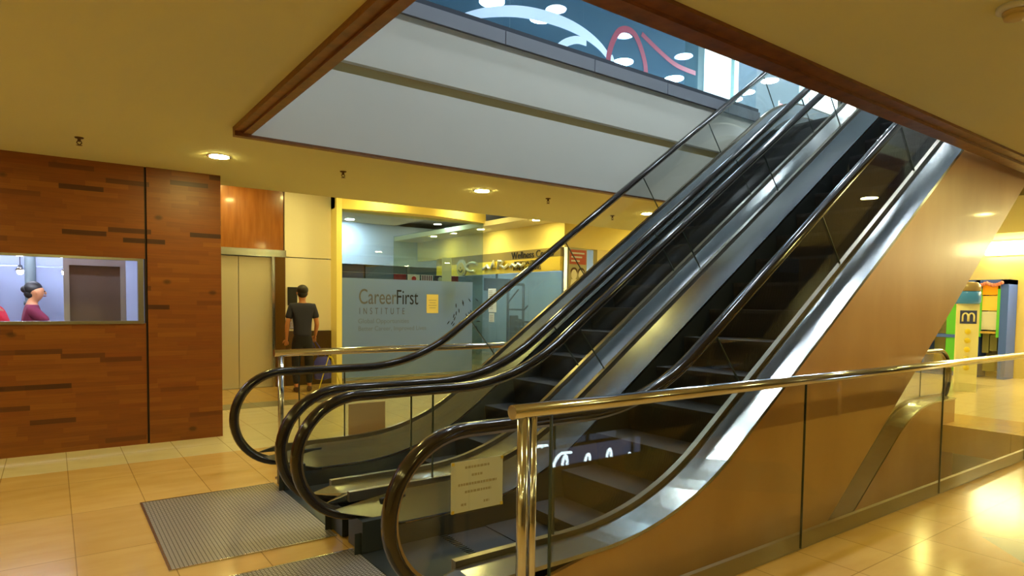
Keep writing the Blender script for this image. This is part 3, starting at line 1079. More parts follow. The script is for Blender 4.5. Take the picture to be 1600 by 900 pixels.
def make_escalator(label, yn, yf):
    root = thing('escalator', label, 'escalator', (1.42, (yn + yf) / 2, 0), 'escalators')
    # handrails
    sec = [(-0.040, -0.012), (-0.036, 0.012), (-0.02, 0.024), (0.02, 0.024), (0.036, 0.012), (0.040, -0.012), (0.030, -0.024), (-0.030, -0.024)]
    gsec = [(-0.014, -0.024), (0.014, -0.024), (0.014, -0.040), (-0.014, -0.040)]
    for y, s in ((yn, -1), (yf, 1)):
        bm = bmesh.new()
        bm_sweep(bm, RAIL, sec, y, True)
        h = obj('handrail', bm, M_RUBBER, root)
        bm = bmesh.new()
        bm_sweep(bm, RAIL[1:-1], gsec, y)
        obj('handrail_guide', bm, M_RAILCH, h)
        # glass panels: lower newel, incline pieces, upper newel
        top = [(p[0] - p[2] * 0.038, p[1] - p[3] * 0.038) for p in RAIL]
        def upper(x0, x1):
            pts = [q for q in top[25:-26] if x0 < q[0] < x1]
            return pts
        cuts = [1.99, 3.25, 4.42, 5.59, 6.76, 7.93, 9.1]
        def ztop(x):
            c = [q for q in top if q[1] > 0]
            seg = top[25:-26]
            for a, b in zip(seg, seg[1:]):
                if a[0] <= x <= b[0]:
                    return a[1] + (b[1] - a[1]) * (x - a[0]) / max(1e-6, b[0] - a[0])
            return seg[0][1] if x < seg[0][0] else seg[-1][1]
        lean = 0.30
        for i, (a, b) in enumerate(zip([None] + cuts, cuts + [None])):
            g = 0.005
            if a is None:
                pts = top[1:26] + [q for q in top[26:] if q[0] < b and q[1] < 2][:0]
                pts = top[3:26] + [(b - g, ztop(b))] + [(b - g, zat(DECK, b) - 0.02), (1.5, 0.31)]
            elif b is None:
                pts = [(a + g, ztop(a))] + top[-26:-3] + [(UX - 0.02, RISE + 0.31), (a + g, zat(DECK, a) - 0.02)]
            else:
                la, lb = (0 if a < 2.2 else lean), (0 if b > 9 else lean)
                lo = [(x_, zat(DECK, x_) - 0.02) for x_ in [a + g + la + (b + lb - a - la - 2 * g) * k / 10 for k in range(11)]]
                hi = [(a + g, ztop(a))] + upper(a + 0.01, b - 0.01) + [(b - g, ztop(b))]
                pts = hi + list(reversed(lo))
            bm = bmesh.new()
            bm_prism_y(bm, pts, y - 0.005, y + 0.005)
            obj('glass_panel', bm, M_GLASS, root)
        for c in cuts:
            la = 0 if (c < 2.2 or c > 9) else lean
            zt, zb_ = ztop(c), zat(DECK, c + la) - 0.02
            bm = bmesh.new()
            bm_prism_y(bm, [(c - 0.0045, zt), (c + 0.0045, zt), (c + la + 0.0045, zb_), (c + la - 0.0045, zb_)], y - 0.0055, y + 0.0055)
            obj('glass_joint', bm, M_SEAM, root)
        # glass holder, decks, skirt, cladding
        bm = bmesh.new()
        bm_sweep(bm, DECK, [(-0.018, 0.03), (0.018, 0.03), (0.018, -0.03), (-0.018, -0.03)], y)
        obj('glass_holder', bm, M_RAILCH, root)
        o, i_ = s, -s
        ow = 0.20 if s < 0 else 0.10      # outer deck is wider on the near side
        bm = bmesh.new()
        # outer deck bridges the glass line and the outer edge line
        rings = []
        for p, e in zip(DECK, EDGE):
            rings.append([(p[0], y + o * 0.022, p[1] + 0.005), (p[0] - p[2] * 0.0, y + o * 0.04, p[1] + 0.005), (e[0], y + o * ow, e[1] + 0.0), (e[0] - e[2] * 0.02, y + o * ow, e[1] - 0.02), (e[0] - e[2] * 0.02, y + o * 0.022, e[1] - 0.03)])
        vr = [[bm.verts.new(c) for c in r] for r in rings]
        for a, b in zip(vr, vr[1:]):
            for k in range(5):
                bm.faces.new([a[k], a[(k + 1) % 5], b[(k + 1) % 5], b[k]])
        # pointed end
        tip = bm.verts.new((1.28, y + o * 0.03, 0.30))
        for k in range(5):
            bm.faces.new([vr[0][k], vr[0][(k + 1) % 5], tip])
        bm.faces.new(vr[-1])
        obj('outer_deck', bm, M_DECK, root)
        bm = bmesh.new()
        sec2 = [(i_ * 0.022, 0.0), (i_ * 0.032, 0.0), (i_ * 0.10, -0.18), (i_ * 0.10, -0.19), (i_ * 0.022, -0.19)]
        vr = [[bm.verts.new((p[0] + p[2] * q[1], y + q[0], p[1] + p[3] * q[1])) for q in sec2] for p in [(1.72, 0.33, 0, 1)] + DECK[1:]]
        for a, b in zip(vr, vr[1:]):
            for k in range(5):
                bm.faces.new([a[k], a[(k + 1) % 5], b[(k + 1) % 5], b[k]])
        tip = bm.verts.new((1.30, y + i_ * 0.025, 0.27))
        for k in range(5):
            bm.faces.new([vr[0][k], vr[0][(k + 1) % 5], tip])
        bm.faces.new(vr[-1])
        obj('inner_deck', bm, M_DECK, root)
        bm = bmesh.new()
        bm_sweep(bm, DECK, [(i_ * 0.092, -0.20), (i_ * 0.099, -0.20), (i_ * 0.099, -0.50), (i_ * 0.092, -0.50)], y)
        obj('skirt', bm, M_SKIRT, root)
        # side cladding
        bot = [(1.62, -0.95), (2.97, -0.95), (8.40, 3.11), (UX + 0.1, 3.11)]
        upp = [(e[0], e[1] - 0.02) for e in EDGE if e[0] >= 1.62]
        upp = [(1.62, 0.22)] + upp
        bm = bmesh.new()
        ya, yb = y + o * (ow - 0.012), y + o * (ow - 0.035)
        bm_prism_y(bm, upp + list(reversed(bot)), min(ya, yb), max(ya, yb))
        obj('side_cladding', bm, M_CLAD, root)
        # newel base box where the handrail dives in
        box('handrail_inlet', (1.60, y - 0.05, 0.02), (1.78, y + 0.05, 0.30), M_BLACK, root, 0.01)
        box('newel_base', (1.46, min(y + o * 0.10, y - o * 0.12), 0.012), (1.62 if s else 2, max(y + o * 0.10, y - o * 0.12), 0.2), M_SKIRT, root)
    # underside
    bm = bmesh.new()
    bot = [(1.62, -0.95, 0, 1), (2.97, -0.95, 0, 1), (8.40, 3.11, 0, 1), (UX + 0.1, 3.11, 0, 1)]
    bm_sweep(bm, bot, [(yn - 0.10 - yn, 0), (yf + 0.10 - yn, 0), (yf + 0.10 - yn, 0.03), (-0.10, 0.03)], yn)
    obj('soffit_panel', bm, mat('soffit_grey', rgb(150, 120, 80), 0.5), root)
    # comb plates
    ya, yb = yn + 0.105, yf - 0.105
    bm = bmesh.new()
    bm_box(bm, (1.455, ya, 0.0005), (1.98, yb, 0.008))
    n = 40
    for k in range(n):
        yy_ = ya + (yb - ya) * (k + 0.25) / n
        bm_box(bm, (1.98, yy_, -0.02), (2.04, yy_ + (yb - ya) / n * 0.5, 0.006))
    obj('comb_plate', bm, M_SKIRT, root)
    box('comb_plate', (9.28, ya, RISE - 0.03), (UX + 0.3, yb, RISE + 0.008), M_DECK, root)
    # steps
    depth = 0.335
    step = None
    x = 2.0
    while x < 8.95:
        z = zat(NOSE, x + 0.02)
        if step is None:
            bm = bmesh.new()
            bm_box(bm, (x, ya + 0.004, z - 0.03), (x + depth, yb - 0.004, z))
            prof = [(x, z - 0.03), (x + 0.012, z - 0.03), (x + 0.035, z - 0.14), (x + 0.06, z - 0.27), (x + 0.04, z - 0.27), (x + 0.018, z - 0.14)]
            bm_prism_y(bm, prof, ya + 0.004, yb - 0.004)
            step = obj('step', bm, M_STEP, root)
            x0, z0 = x, z
        else:
            c = step.copy()
            c.parent = root
            c.location = (x - x0, 0, z - z0)
            COL.objects.link(c)
        x += depth
    return root


esc_near = make_escalator('near escalator rising right, with white notice taped on its glass', 2.375, 3.605)
esc_far = dup(esc_near, (0, 1.535, 0), 'farther escalator of the upward pair, beside the far guard rail')
esc_low = dup(esc_near, (0.0, 1.13, LZ), 'lower escalator arriving at the right end of the floor opening, seen under the pair')

# notice on near escalator glass
t = thing('notice', 'white notice in a clear sleeve taped to the glass of the near escalator', 'notice', (1.53, 2.37, 0.7))
box('sheet', (1.40, 2.366, 0.572), (1.675, 2.369, 0.800), M_PAPER, t)
box('sleeve', (1.392, 2.3635, 0.565), (1.683, 2.3655, 0.81), glass('sleeve_plastic', (0.95, 0.95, 0.9), 0.6), t)
for (xx, zz) in ((1.40, 0.786), (1.661, 0.786), (1.40, 0.572), (1.661, 0.572)):
    box('tape', (xx, 2.3620, zz), (xx + 0.014, 2.3633, zz + 0.014), M_TAPE, t)
bm = bmesh.new()
for (a, b, zz) in ((1.47, 1.60, 0.765), (1.505, 1.565, 0.728), (1.435, 1.64, 0.690), (1.47, 1.61, 0.655), (1.45, 1.48, 0.60), (1.57, 1.60, 0.60)):
    x = a
    while x < b:
        wd = random.uniform(0.008, 0.016)
        bm_box(bm, (x, 2.3640, zz), (min(b, x + wd), 2.3646, zz + 0.011))
        x += wd + 0.004
obj('print_lines', bm, M_INK, t)

# landing plates
for (ya, yb, lab) in ((3.88, 5.29, 'ribbed metal landing plate before the farther escalator'), (2.2, 3.60, 'ribbed metal landing plate before the near escalator')):
    t = thing('landing_plate', lab, 'landing plate', (1.1, (ya + yb) / 2, 0), 'landing plates')
    box('plate', (0.51, ya, 0.0), (1.45, yb, 0.006), M_PLATE, t)
    bm = bmesh.new()
    bm_box(bm, (0.495, ya - 0.012, 0.0), (0.51, yb + 0.012, 0.007))
    bm_box(bm, (0.51, ya - 0.012, 0.0), (1.45, ya, 0.007))
    bm_box(bm, (0.51, yb, 0.0), (1.45, yb + 0.012, 0.007))
    obj('plate_edge', bm, M_STEEL, t)

# ------------------------------------------------------------------ guard rails
def guard(label, y, x0, x1, first_glass, cuts, twin):
    t = thing('guard_railing', label, 'railing', (x0, y, 0))
    bm = bmesh.new()
    bm_tube(bm, [(x0 - 0.055, y, 1.062), (x1, y, 1.062)], 0.03, 24)
    obj('top_rail', bm, M_CHROME, t)
    bm = bmesh.new()
    bm_tube(bm, [(x0, y, 0), (x0, y, 1.04)], 0.0225 if twin else 0.024, 16)
    obj('post', bm, M_CHROME, t)
    if twin:
        bm = bmesh.new()
        bm_tube(bm, [(x0 + 0.052, y, 0), (x0 + 0.052, y, 1.04)], 0.019, 16)
        obj('post', bm, M_CHROME, t)
    bm = bmesh.new()
    bm_lathe(bm, [(0.05, 0), (0.05, 0.012), (0.03, 0.02)], (x0, y, 0.0), 20)
    obj('post_flange', bm, M_STEEL, t)
    xs = [first_glass] + cuts + [x1]
    for a, b in zip(xs, xs[1:]):
        box('glass_panel', (a, y - 0.006, 0.02), (b - 0.008, y + 0.006, 1.045), M_GLASSN, t)
    for a in xs[:1]:
        box('glass_edge', (a - 0.008, y - 0.0065, 0.02), (a, y + 0.0065, 1.045), M_SEAM, t)
    for a in cuts:
        box('glass_edge', (a - 0.008, y - 0.0065, 0.02), (a - 0.003, y + 0.0065, 1.045), M_SEAM, t)
    return t


guard('near polished guard rail with glass, its twin post closest to the camera', 2.045, 1.545, 9.3, 1.70, [3.7, 5.75, 7.8], True)
guard('farther polished guard rail with glass, behind the two escalators', 5.42, 1.545, 9.3, 1.70, [3.7, 5.75, 7.8], False)
tag(box('rail_board', (2.13, 5.395, 0.28), (2.48, 5.412, 0.585), mat('tan_board', rgb(196, 160, 104), 0.6), None, 0.003),
    'small square tan board on the glass of the farther guard rail', 'board')

# ------------------------------------------------------------------ wet floor sign
t = thing('wet_floor_sign', 'yellow folding wet floor sign standing behind the far guard rail', 'floor sign', (3.36, 9.25, 0))
M_YEL = mat('sign_plastic', rgb(225, 205, 40), 0.45)
def a_panel(s):
    bmx = bmesh.new()
    # leaning board with a cut-out between the feet
    def P(u, v, th):
        y = 9.25 + s * (0.02 + 0.19 * (1 - v / 0.66)) + s * th
        return (3.36 + u, y, v)
    outl = [(-0.15, 0), (-0.09, 0), (-0.05, 0.14), (0.05, 0.14), (0.09, 0), (0.15, 0), (0.10, 0.62), (0.06, 0.66), (-0.06, 0.66), (-0.10, 0.62)]
    a = [bmx.verts.new(P(u, v, 0)) for u, v in outl]
    b = [bmx.verts.new(P(u, v, 0.012)) for u, v in outl]
    f1 = bmx.faces.new(a)
    f2 = bmx.faces.new(list(reversed(b)))
    for i in range(len(outl)):
        bmx.faces.new([a[i], b[i], b[(i + 1) % len(outl)], a[(i + 1) % len(outl)]])
    bmesh.ops.triangulate(bmx, faces=[f1, f2])
    bmesh.ops.rotate(bmx, verts=bmx.verts, cent=(3.36, 9.25, 0), matrix=Matrix.Rotation(math.radians(-110), 3, 'Z'))
    return bmx
for s in (-1, 1):
    obj('panel', a_panel(s), M_YEL, t)
bm = bmesh.new()
bm_tube(bm, [(3.34, 9.16, 0.67), (3.38, 9.34, 0.67)], 0.014, 8)
obj('hinge', bm, M_YEL, t)


# ------------------------------------------------------------------ people
def skin(name, verts, edges, radii, m, parent, sub=2, root=0):
    me = bpy.data.meshes.new(name)
    me.from_pydata([tuple(v) for v in verts], edges, [])
    o = bpy.data.objects.new(name, me)
    COL.objects.link(o)
    sk = o.modifiers.new('skin', 'SKIN')
    sk.use_smooth_shade = True
    for i, r in enumerate(radii):
        sv = me.skin_vertices[0].data[i]
        sv.radius = r if isinstance(r, tuple) else (r, r)
        sv.use_root = (i == root)
    s = o.modifiers.new('sub', 'SUBSURF')
    s.levels = sub
    s.render_levels = sub
    dg = bpy.context.evaluated_depsgraph_get()
    me2 = bpy.data.meshes.new_from_object(o.evaluated_get(dg))
    bpy.data.objects.remove(o)
    me2.name = name
    me2.materials.clear()
    me2.materials.append(m)
    for p in me2.polygons:
        p.use_smooth = True
    o = bpy.data.objects.new(name, me2)
    COL.objects.link(o)
    if parent:
        o.parent = parent
        W = WM.get(parent.name, Matrix.Identity(4))
        me2.transform(W.inverted())
        WM[o.name] = W
    return o


def person(label, loc, rz, H, joints, cols, hair, skirtless=True):
    """joints: local coords for a 1.72 m figure facing +Y. Keys for both sides L (x<0) and R (x>0)."""
    k = H / 1.72
    root = thing('person', label, 'person', loc)
    T = Matrix.Translation(loc) @ Matrix.Rotation(rz, 4, 'Z') @ Matrix.Scale(k, 4)
    J = {n: T @ Vector(v) for n, v in joints.items()}
    sk_m = mat('skin_tone', rgb(200, 138, 96), 0.5)
    V, E, Rr, idx = [], [], [], {}

    def add(n, p, r, par=None):
        idx[n] = len(V)
        V.append(p)
        Rr.append(tuple(q * k for q in r) if isinstance(r, tuple) else r * k)
        if par is not None:
            E.append((idx[par], idx[n]))
    add('pelvis', J['pelvis'], (0.09, 0.08))
    add('belly', J['belly'], (0.092, 0.08), 'pelvis')
    add('chest', J['chest'], (0.135, 0.11), 'belly')
    add('neckb', J['neckb'], (0.06, 0.06), 'chest')
    add('neck', J['neck'], (0.048, 0.048), 'neckb')
    add('jaw', J['jaw'], (0.070, 0.080), 'neck')
    add('head', J['head'], (0.098, 0.108), 'jaw')
    add('crown', J['crown'], (0.08, 0.09), 'head')
    for s in 'LR':
        add('sh' + s, J['sh' + s], 0.056, 'chest')
        add('el' + s, J['el' + s], 0.038, 'sh' + s)
        add('fa' + s, J['el' + s].lerp(J['wr' + s], 0.3), 0.038, 'el' + s)
        add('wr' + s, J['wr' + s], 0.024, 'fa' + s)
        hd = (J['hand' + s] - J['wr' + s]).normalized()
        palm = J['wr' + s] + hd * 0.055 * k
        add('pa' + s, palm, (0.034, 0.018), 'wr' + s)
        add('kn2' + s, palm + hd * 0.03 * k, (0.034, 0.014), 'pa' + s)
        add('hip' + s, J['hip' + s].lerp(J['kn' + s], 0.2), 0.074, 'pelvis')
        add('kn' + s, J['kn' + s], 0.054, 'hip' + s)
        add('ca' + s, J['kn' + s].lerp(J['an' + s], 0.35), 0.052, 'kn' + s)
        add('an' + s, J['an' + s], 0.034, 'ca' + s)
        add('toe' + s, J['toe' + s], (0.04, 0.025), 'an' + s)
    body = skin('body', V, E, Rr, sk_m, root)
    # fingers as short bent chains rooted in the palm
    for s in 'LR':
        hd = (J['hand' + s] - J['wr' + s]).normalized()
        side = hd.cross(Vector((0, 0, 1)))
        if side.length < 0.2:
            side = (T.to_3x3() @ Vector((0, 1, 0))).normalized()
        side.normalize()
        nrm = hd.cross(side).normalized()
        if s == 'L':
            nrm = -nrm
        palm = J['wr' + s] + hd * 0.07 * k
        fv, fe, frr = [J['wr' + s] + hd * 0.03 * k], [], [0.012 * k]
        for q, ln in zip((-0.027, -0.009, 0.009, 0.027), (0.068, 0.08, 0.075, 0.058)):
            base = palm + side * q * k
            b0 = len(fv)
            fv += [base, base + hd * ln * 0.45 * k + nrm * 0.004 * k, base + hd * ln * 0.75 * k + nrm * 0.022 * k, base + hd * ln * 0.85 * k + nrm * 0.042 * k]
            frr += [0.0095 * k, 0.009 * k, 0.008 * k, 0.0065 * k]
            fe += [(0, b0), (b0, b0 + 1), (b0 + 1, b0 + 2), (b0 + 2, b0 + 3)]
        b0 = len(fv)
        tb = J['wr' + s] + hd * 0.035 * k - side * 0.03 * k
        fv += [tb, tb - side * 0.022 * k + hd * 0.025 * k, tb - side * 0.024 * k + hd * 0.052 * k + nrm * 0.012 * k]
        frr += [0.012 * k, 0.0105 * k, 0.008 * k]
        fe += [(0, b0), (b0, b0 + 1), (b0 + 1, b0 + 2)]
        skin('hand_fingers', fv, fe, frr, sk_m, root, 1)
    # face: nose, ears, eyes, mouth
    Rm = (T.to_3x3()).normalized()
    hc = J['head']
    fwd = (Rm @ Vector(joints.get('face', (0, 1, 0)))).normalized()
    upv = (J['crown'] - J['jaw']).normalized()
    sd = fwd.cross(upv).normalized()
    fm = bmesh.new()
    bm_ell(fm, hc + fwd * 0.088 * k - upv * 0.022 * k, (0.011 * k, 0.014 * k, 0.02 * k), 8, 6)
    obj('nose', fm, sk_m, root)
    for q in (-1, 1):
        fm = bmesh.new()
        bm_ell(fm, hc + sd * q * 0.079 * k - upv * 0.02 * k, (0.012 * k, 0.016 * k, 0.026 * k), 8, 6)
        obj('ear', fm, sk_m, root)
        fm = bmesh.new()
        bm_ell(fm, hc + sd * q * 0.030 * k + fwd * 0.080 * k, (0.011 * k, 0.009 * k, 0.007 * k), 8, 6)
        obj('eye', fm, M_BLACK, root)
    fm = bmesh.new()
    bm_ell(fm, hc + fwd * 0.074 * k - upv * 0.058 * k, (0.02 * k, 0.012 * k, 0.006 * k), 8, 6)
    obj('mouth', fm, mat('lip_tone', rgb(150, 70, 60), 0.5), root)
    # hair
    hv = bmesh.new()
    bm_ell(hv, hc + upv * 0.034 * k - fwd * 0.024 * k, (0.092 * k, 0.092 * k, 0.086 * k), 18, 12)
    bm_ell(hv, hc - fwd * 0.045 * k - upv * 0.03 * k, (0.080 * k, 0.066 * k, 0.066 * k), 14, 9)
    hm = mat('black_hair', (0.012, 0.010, 0.010), 0.55)
    if hair == 'bun':
        bm_ell(hv, hc - fwd * 0.10 * k + upv * 0.02 * k, (0.045 * k, 0.045 * k, 0.045 * k), 12, 8)
    obj('hair', hv, hm, root)
    # shirt
    V, E, Rr, idx = [], [], [], {}
    add('hem', J['pelvis'] - Vector((0, 0, 0.07 * k)), (0.155, 0.132))
    add('pelvis', J['pelvis'] + Vector((0, 0, 0.02 * k)), (0.155, 0.132), 'hem')
    add('belly', J['belly'], (0.150, 0.122), 'pelvis')
    add('chest', J['chest'], (0.168, 0.130), 'belly')
    add('col', J['neckb'], (0.072, 0.068), 'chest')
    for s in 'LR':
        add('sh' + s, J['sh' + s], 0.072, 'chest')
        add('sl' + s, J['sh' + s].lerp(J['el' + s], 0.45), 0.066, 'sh' + s)
        add('sm' + s, J['sh' + s].lerp(J['el' + s], 0.72), 0.063, 'sl' + s)
    skin('shirt', V, E, Rr, cols[0], root)
    V, E, Rr, idx = [], [], [], {}
    add('waist', J['pelvis'] + Vector((0, 0, 0.07 * k)), (0.128, 0.105))
    add('pelvis', J['pelvis'] - Vector((0, 0, 0.04 * k)), (0.128, 0.108), 'waist')
    for s in 'LR':
        add('hip' + s, J['hip' + s].lerp(J['kn' + s], 0.28), 0.092, 'pelvis')
        add('kn' + s, J['kn' + s], 0.073, 'hip' + s)
        add('ca' + s, J['kn' + s].lerp(J['an' + s], 0.4), 0.066, 'kn' + s)
        add('an' + s, J['an' + s] + Vector((0, 0, 0.03 * k)), 0.055, 'ca' + s)
    skin('trousers', V, E, Rr, cols[1], root)
    for s in 'LR':
        d = (J['toe' + s] - J['an' + s])
        d.z = 0
        d.normalize()
        fm = bmesh.new()
        base = Vector((J['an' + s].x, J['an' + s].y, loc[2]))
        bm_tube(fm, [base - d * 0.06 * k + Vector((0, 0, 0.042 * k)), base + Vector((0, 0, 0.047 * k)), base + d * 0.09 * k + Vector((0, 0, 0.038 * k)), base + d * 0.17 * k + Vector((0, 0, 0.03 * k))],
                [0.036 * k, 0.045 * k, 0.04 * k, 0.028 * k], 10)
        obj('shoe', fm, cols[2], root)
    return root, J


base_j = dict(pelvis=(0, 0, 0.95), belly=(0, 0.01, 1.10), chest=(0, 0, 1.30), neckb=(0, 0.0, 1.45), neck=(0, 0.01, 1.50),
              jaw=(0, 0.03, 1.56), head=(0, 0.02, 1.625), crown=(0, 0.01, 1.67),
              shL=(-0.17, 0, 1.385), elL=(-0.235, -0.03, 1.10), wrL=(-0.24, 0.06, 0.87), handL=(-0.24, 0.10, 0.75),
              shR=(0.17, 0, 1.385), elR=(0.225, -0.02, 1.11), wrR=(0.215, 0.13, 0.92), handR=(0.20, 0.21, 0.84),
              hipL=(-0.09, 0, 0.90), knL=(-0.10, 0.03, 0.49), anL=(-0.10, -0.03, 0.09), toeL=(-0.11, 0.12, 0.035),
              hipR=(0.09, 0, 0.90), knR=(0.105, 0.06, 0.49), anR=(0.11, 0.05, 0.09), toeR=(0.14, 0.19, 0.035))
M_NAVY = mat('navy_cotton', rgb(44, 46, 70), 0.85)
M_DARKT = mat('dark_denim', rgb(30, 30, 40), 0.85)
M_SHOE = mat('brown_shoe', rgb(70, 42, 26), 0.6)
man, MJ = person('man in navy t-shirt seen from behind, standing at the elevator', (3.33, 10.45, 0), math.radians(-12), 1.74,
                 base_j, (M_NAVY, M_DARKT, M_SHOE), 'short')
# blue bag in his right hand
h = MJ['handR']
t = thing('carrier_bag', 'blue plastic carrier bag hanging beside the man at the elevator', 'bag', (h.x + 0.2, h.y + 0.14, 0.2))
bm = bmesh.new()
bx, by, bz = h.x + 0.2, h.y + 0.14, 0.2
rings = []
for z, a, b in ((0.14, 0.05, 0.03), (0.16, 0.14, 0.06), (0.32, 0.16, 0.07), (0.46, 0.14, 0.05), (0.54, 0.09, 0.025)):
    rings.append([bm.verts.new((bx + a * cos(q) * (1 + 0.06 * sin(5 * q + z * 9)), by + b * sin(q), z)) for q in [2 * PI * i / 20 for i in range(20)]])
for a, b in zip(rings, rings[1:]):
    for i in range(20):
        bm.faces.new([a[i], a[(i + 1) % 20], b[(i + 1) % 20], b[i]])
bm.faces.new(rings[0])
bm.faces.new(rings[-1])
obj('bag_body', bm, mat('blue_plastic', rgb(50, 52, 170), 0.35), t)
bm = bmesh.new()
bm_tube(bm, [(bx - 0.07, by, 0.53), (h.x - 0.02, h.y, h.z - 0.02), (h.x + 0.02, h.y, h.z - 0.02), (bx + 0.07, by, 0.53)], 0.008, 6)
obj('bag_handle', bm, mat('blue_plastic', rgb(50, 52, 170)), t)

# cooks in the kitchen
cook_j = dict(base_j)
cook_j.update(elR=(0.20, 0.20, 1.17), wrR=(0.14, 0.44, 1.16), handR=(0.12, 0.56, 1.15),
              elL=(-0.20, 0.12, 1.12), wrL=(-0.12, 0.34, 1.12), handL=(-0.10, 0.46, 1.12),
              jaw=(0, 0.05, 1.545), head=(0, 0.045, 1.61), crown=(0, 0.035, 1.66))
person('cook in a maroon top reaching right, hair in a bun, seen through the hatch', (-0.19, 9.25, 0), math.radians(-88), 1.68,
       cook_j, (mat('maroon_cotton', rgb(120, 36, 66), 0.85), M_DARKT, M_BLACK), 'bun')
red_j = dict(base_j)
red_j.update(chest=(0, 0.06, 1.26), neckb=(0, 0.14, 1.40), neck=(0, 0.17, 1.44), jaw=(0, 0.22, 1.47), head=(0, 0.23, 1.54), crown=(0, 0.22, 1.59),
             shL=(-0.18, 0.07, 1.34), shR=(0.18, 0.07, 1.34), elL=(-0.22, 0.2, 1.08), elR=(0.22, 0.2, 1.08), wrL=(-0.16, 0.4, 1.05), wrR=(0.16, 0.4, 1.05),
             handL=(-0.14, 0.5, 1.02), handR=(0.14, 0.5, 1.02))
person('cook in a bright red shirt bending at the left edge of the hatch', (-0.50, 9.75, 0), math.radians(80), 1.72,
       red_j, (mat('red_cotton', rgb(225, 40, 60), 0.8), M_DARKT, M_BLACK), 'short')

# ------------------------------------------------------------------ right end: kiosk, totem, back wall
KX = 16.5
sbox('wall_end', (KX + 0.6, -2, 0), (KX + 0.8, 12, 3.4), mat('end_wall', rgb(250, 228, 150), 0.6))
M_KB = mat('kiosk_blue', rgb(66, 104, 230), 0.5)
M_KG = mat('kiosk_green', rgb(96, 205, 80), 0.5)
kt = thing('kiosk', 'blue and green kiosk against the bright wall at the right end', 'kiosk', (KX, 5.6, 0))
bm = bmesh.new()
bm_box(bm, (KX, 4.74, 0), (KX + 0.55, 4.88, 2.15))
bm_box(bm, (KX, 5.26, 0), (KX + 0.55, 5.34, 2.15))
bm_box(bm, (KX, 4.74, 2.05), (KX + 0.55, 7.2, 2.15))
bm_box(bm, (KX, 6.3, 0), (KX + 0.55, 7.2, 2.05))
bm_box(bm, (KX, 5.34, 1.62), (KX + 0.55, 6.3, 2.05))
bm_box(bm, (KX, 5.34, 0.86), (KX + 0.5, 6.3, 0.93))
bm_box(bm, (KX, 5.34, 0.0), (KX + 0.5, 6.3, 0.1))
obj('frame', bm, M_KB, kt)
for z0, z1 in ((0.93, 1.62), (0.1, 0.86)):
    box('green_panel', (KX + 0.02, 5.34, z0), (KX + 0.5, 5.88, z1), M_KG, kt)
box('green_jamb', (KX - 0.01, 4.88, 0.9), (KX + 0.05, 4.93, 1.95), M_KG, kt)
box('green_jamb', (KX - 0.01, 5.21, 0.9), (KX + 0.05, 5.26, 1.95), M_KG, kt)
box('yellow_header', (KX, 4.93, 1.82), (KX + 0.1, 5.21, 2.04), mat('kiosk_orange', rgb(255, 175, 20), 0.5), kt)
box('yellow_panel', (KX + 0.02, 4.93, 1.48), (KX + 0.1, 5.21, 1.80), mat('kiosk_yellow', rgb(250, 215, 110), 0.5), kt)
box('white_panel', (KX + 0.02, 4.93, 1.06), (KX + 0.1, 5.21, 1.46), M_PAPER, kt)
box('counter', (KX - 0.05, 4.93, 0.98), (KX + 0.3, 5.21, 1.03), mat('counter_tan', rgb(190, 160, 90), 0.5), kt)
bm = bmesh.new()
for (a, b, c, d) in ((4.93, 5.06, 0.6, 0.95), (5.08, 5.20, 0.55, 0.98), (4.95, 5.18, 0.15, 0.45)):
    bm_box(bm, (KX + 0.1, a, c), (KX + 0.3, b, d))
obj('stock_shelf', bm, mat('stock_olive', rgb(110, 110, 70), 0.7), kt)
bm = bmesh.new()
for i in range(26):
    yy_ = 4.85 + i * 0.045
    bm_ell(bm, (KX - 0.05, yy_, 2.08 - 0.05 * abs(sin(i * 0.5))), (0.04, 0.035, 0.04), 8, 6)
tag(obj('garland', bm, mat('garland_pink', rgb(222, 140, 140), 0.8)), 'pink garland draped along the top of the kiosk', 'garland')
for k, (y0, z0, wd, hh, nm) in enumerate(((5.22, 1.78, 0.22, 0.24, 'white tag hanging from the kiosk top beside the garland'),
                                          (5.38, 1.35, 0.16, 0.44, 'tall pale leaflet hung between the kiosk windows'))):
    t = tag(box('leaflet', (KX - 0.04, y0, z0), (KX - 0.03, y0 + wd, z0 + hh), M_PAPER, None, 0.003), nm, 'leaflet')
# totem
TX, TY = 13.6, 4.52
tt = thing('totem_sign', 'slim white totem with blue logo square and yellow dots before the kiosk', 'totem', (TX, TY, 0))
yv = Vector((-0.62, 0.78, 0)).normalized()     # face turned to the walkway
def tbox(u0, u1, z0, z1, d0, d1, name, m_):
    bmx = bmesh.new()
    n_ = Vector((-0.9, -0.44, 0)).normalized()
    sdir = Vector((0.44, -0.9, 0)).normalized()
    c = Vector((TX, TY, 0))
    vs = []
    for u in (u0, u1):
        for d in (d0, d1):
            for z in (z0, z1):
                vs.append(bmx.verts.new(c + sdir * u + n_ * d + Vector((0, 0, z))))
    for f in ((0, 1, 3, 2), (4, 6, 7, 5), (0, 4, 5, 1), (2, 3, 7, 6), (0, 2, 6, 4), (1, 5, 7, 3)):
        bmx.faces.new([vs[i] for i in f])
    return obj(name, bmx, m_, tt)
tbox(-0.165, 0.165, 0.0, 1.60, 0, 0.18, 'totem_body', mat('totem_white', rgb(250, 246, 200), 0.5))
lg = tbox(-0.125, 0.125, 1.24, 1.48, 0.18, 0.186, 'logo_square', mat('logo_blue', rgb(60, 72, 140), 0.5))
n_ = Vector((-0.9, -0.44, 0)).normalized()
sdir = Vector((0.44, -0.9, 0)).normalized()
c0 = Vector((TX, TY, 0)) + n_ * 0.19
bm = bmesh.new()
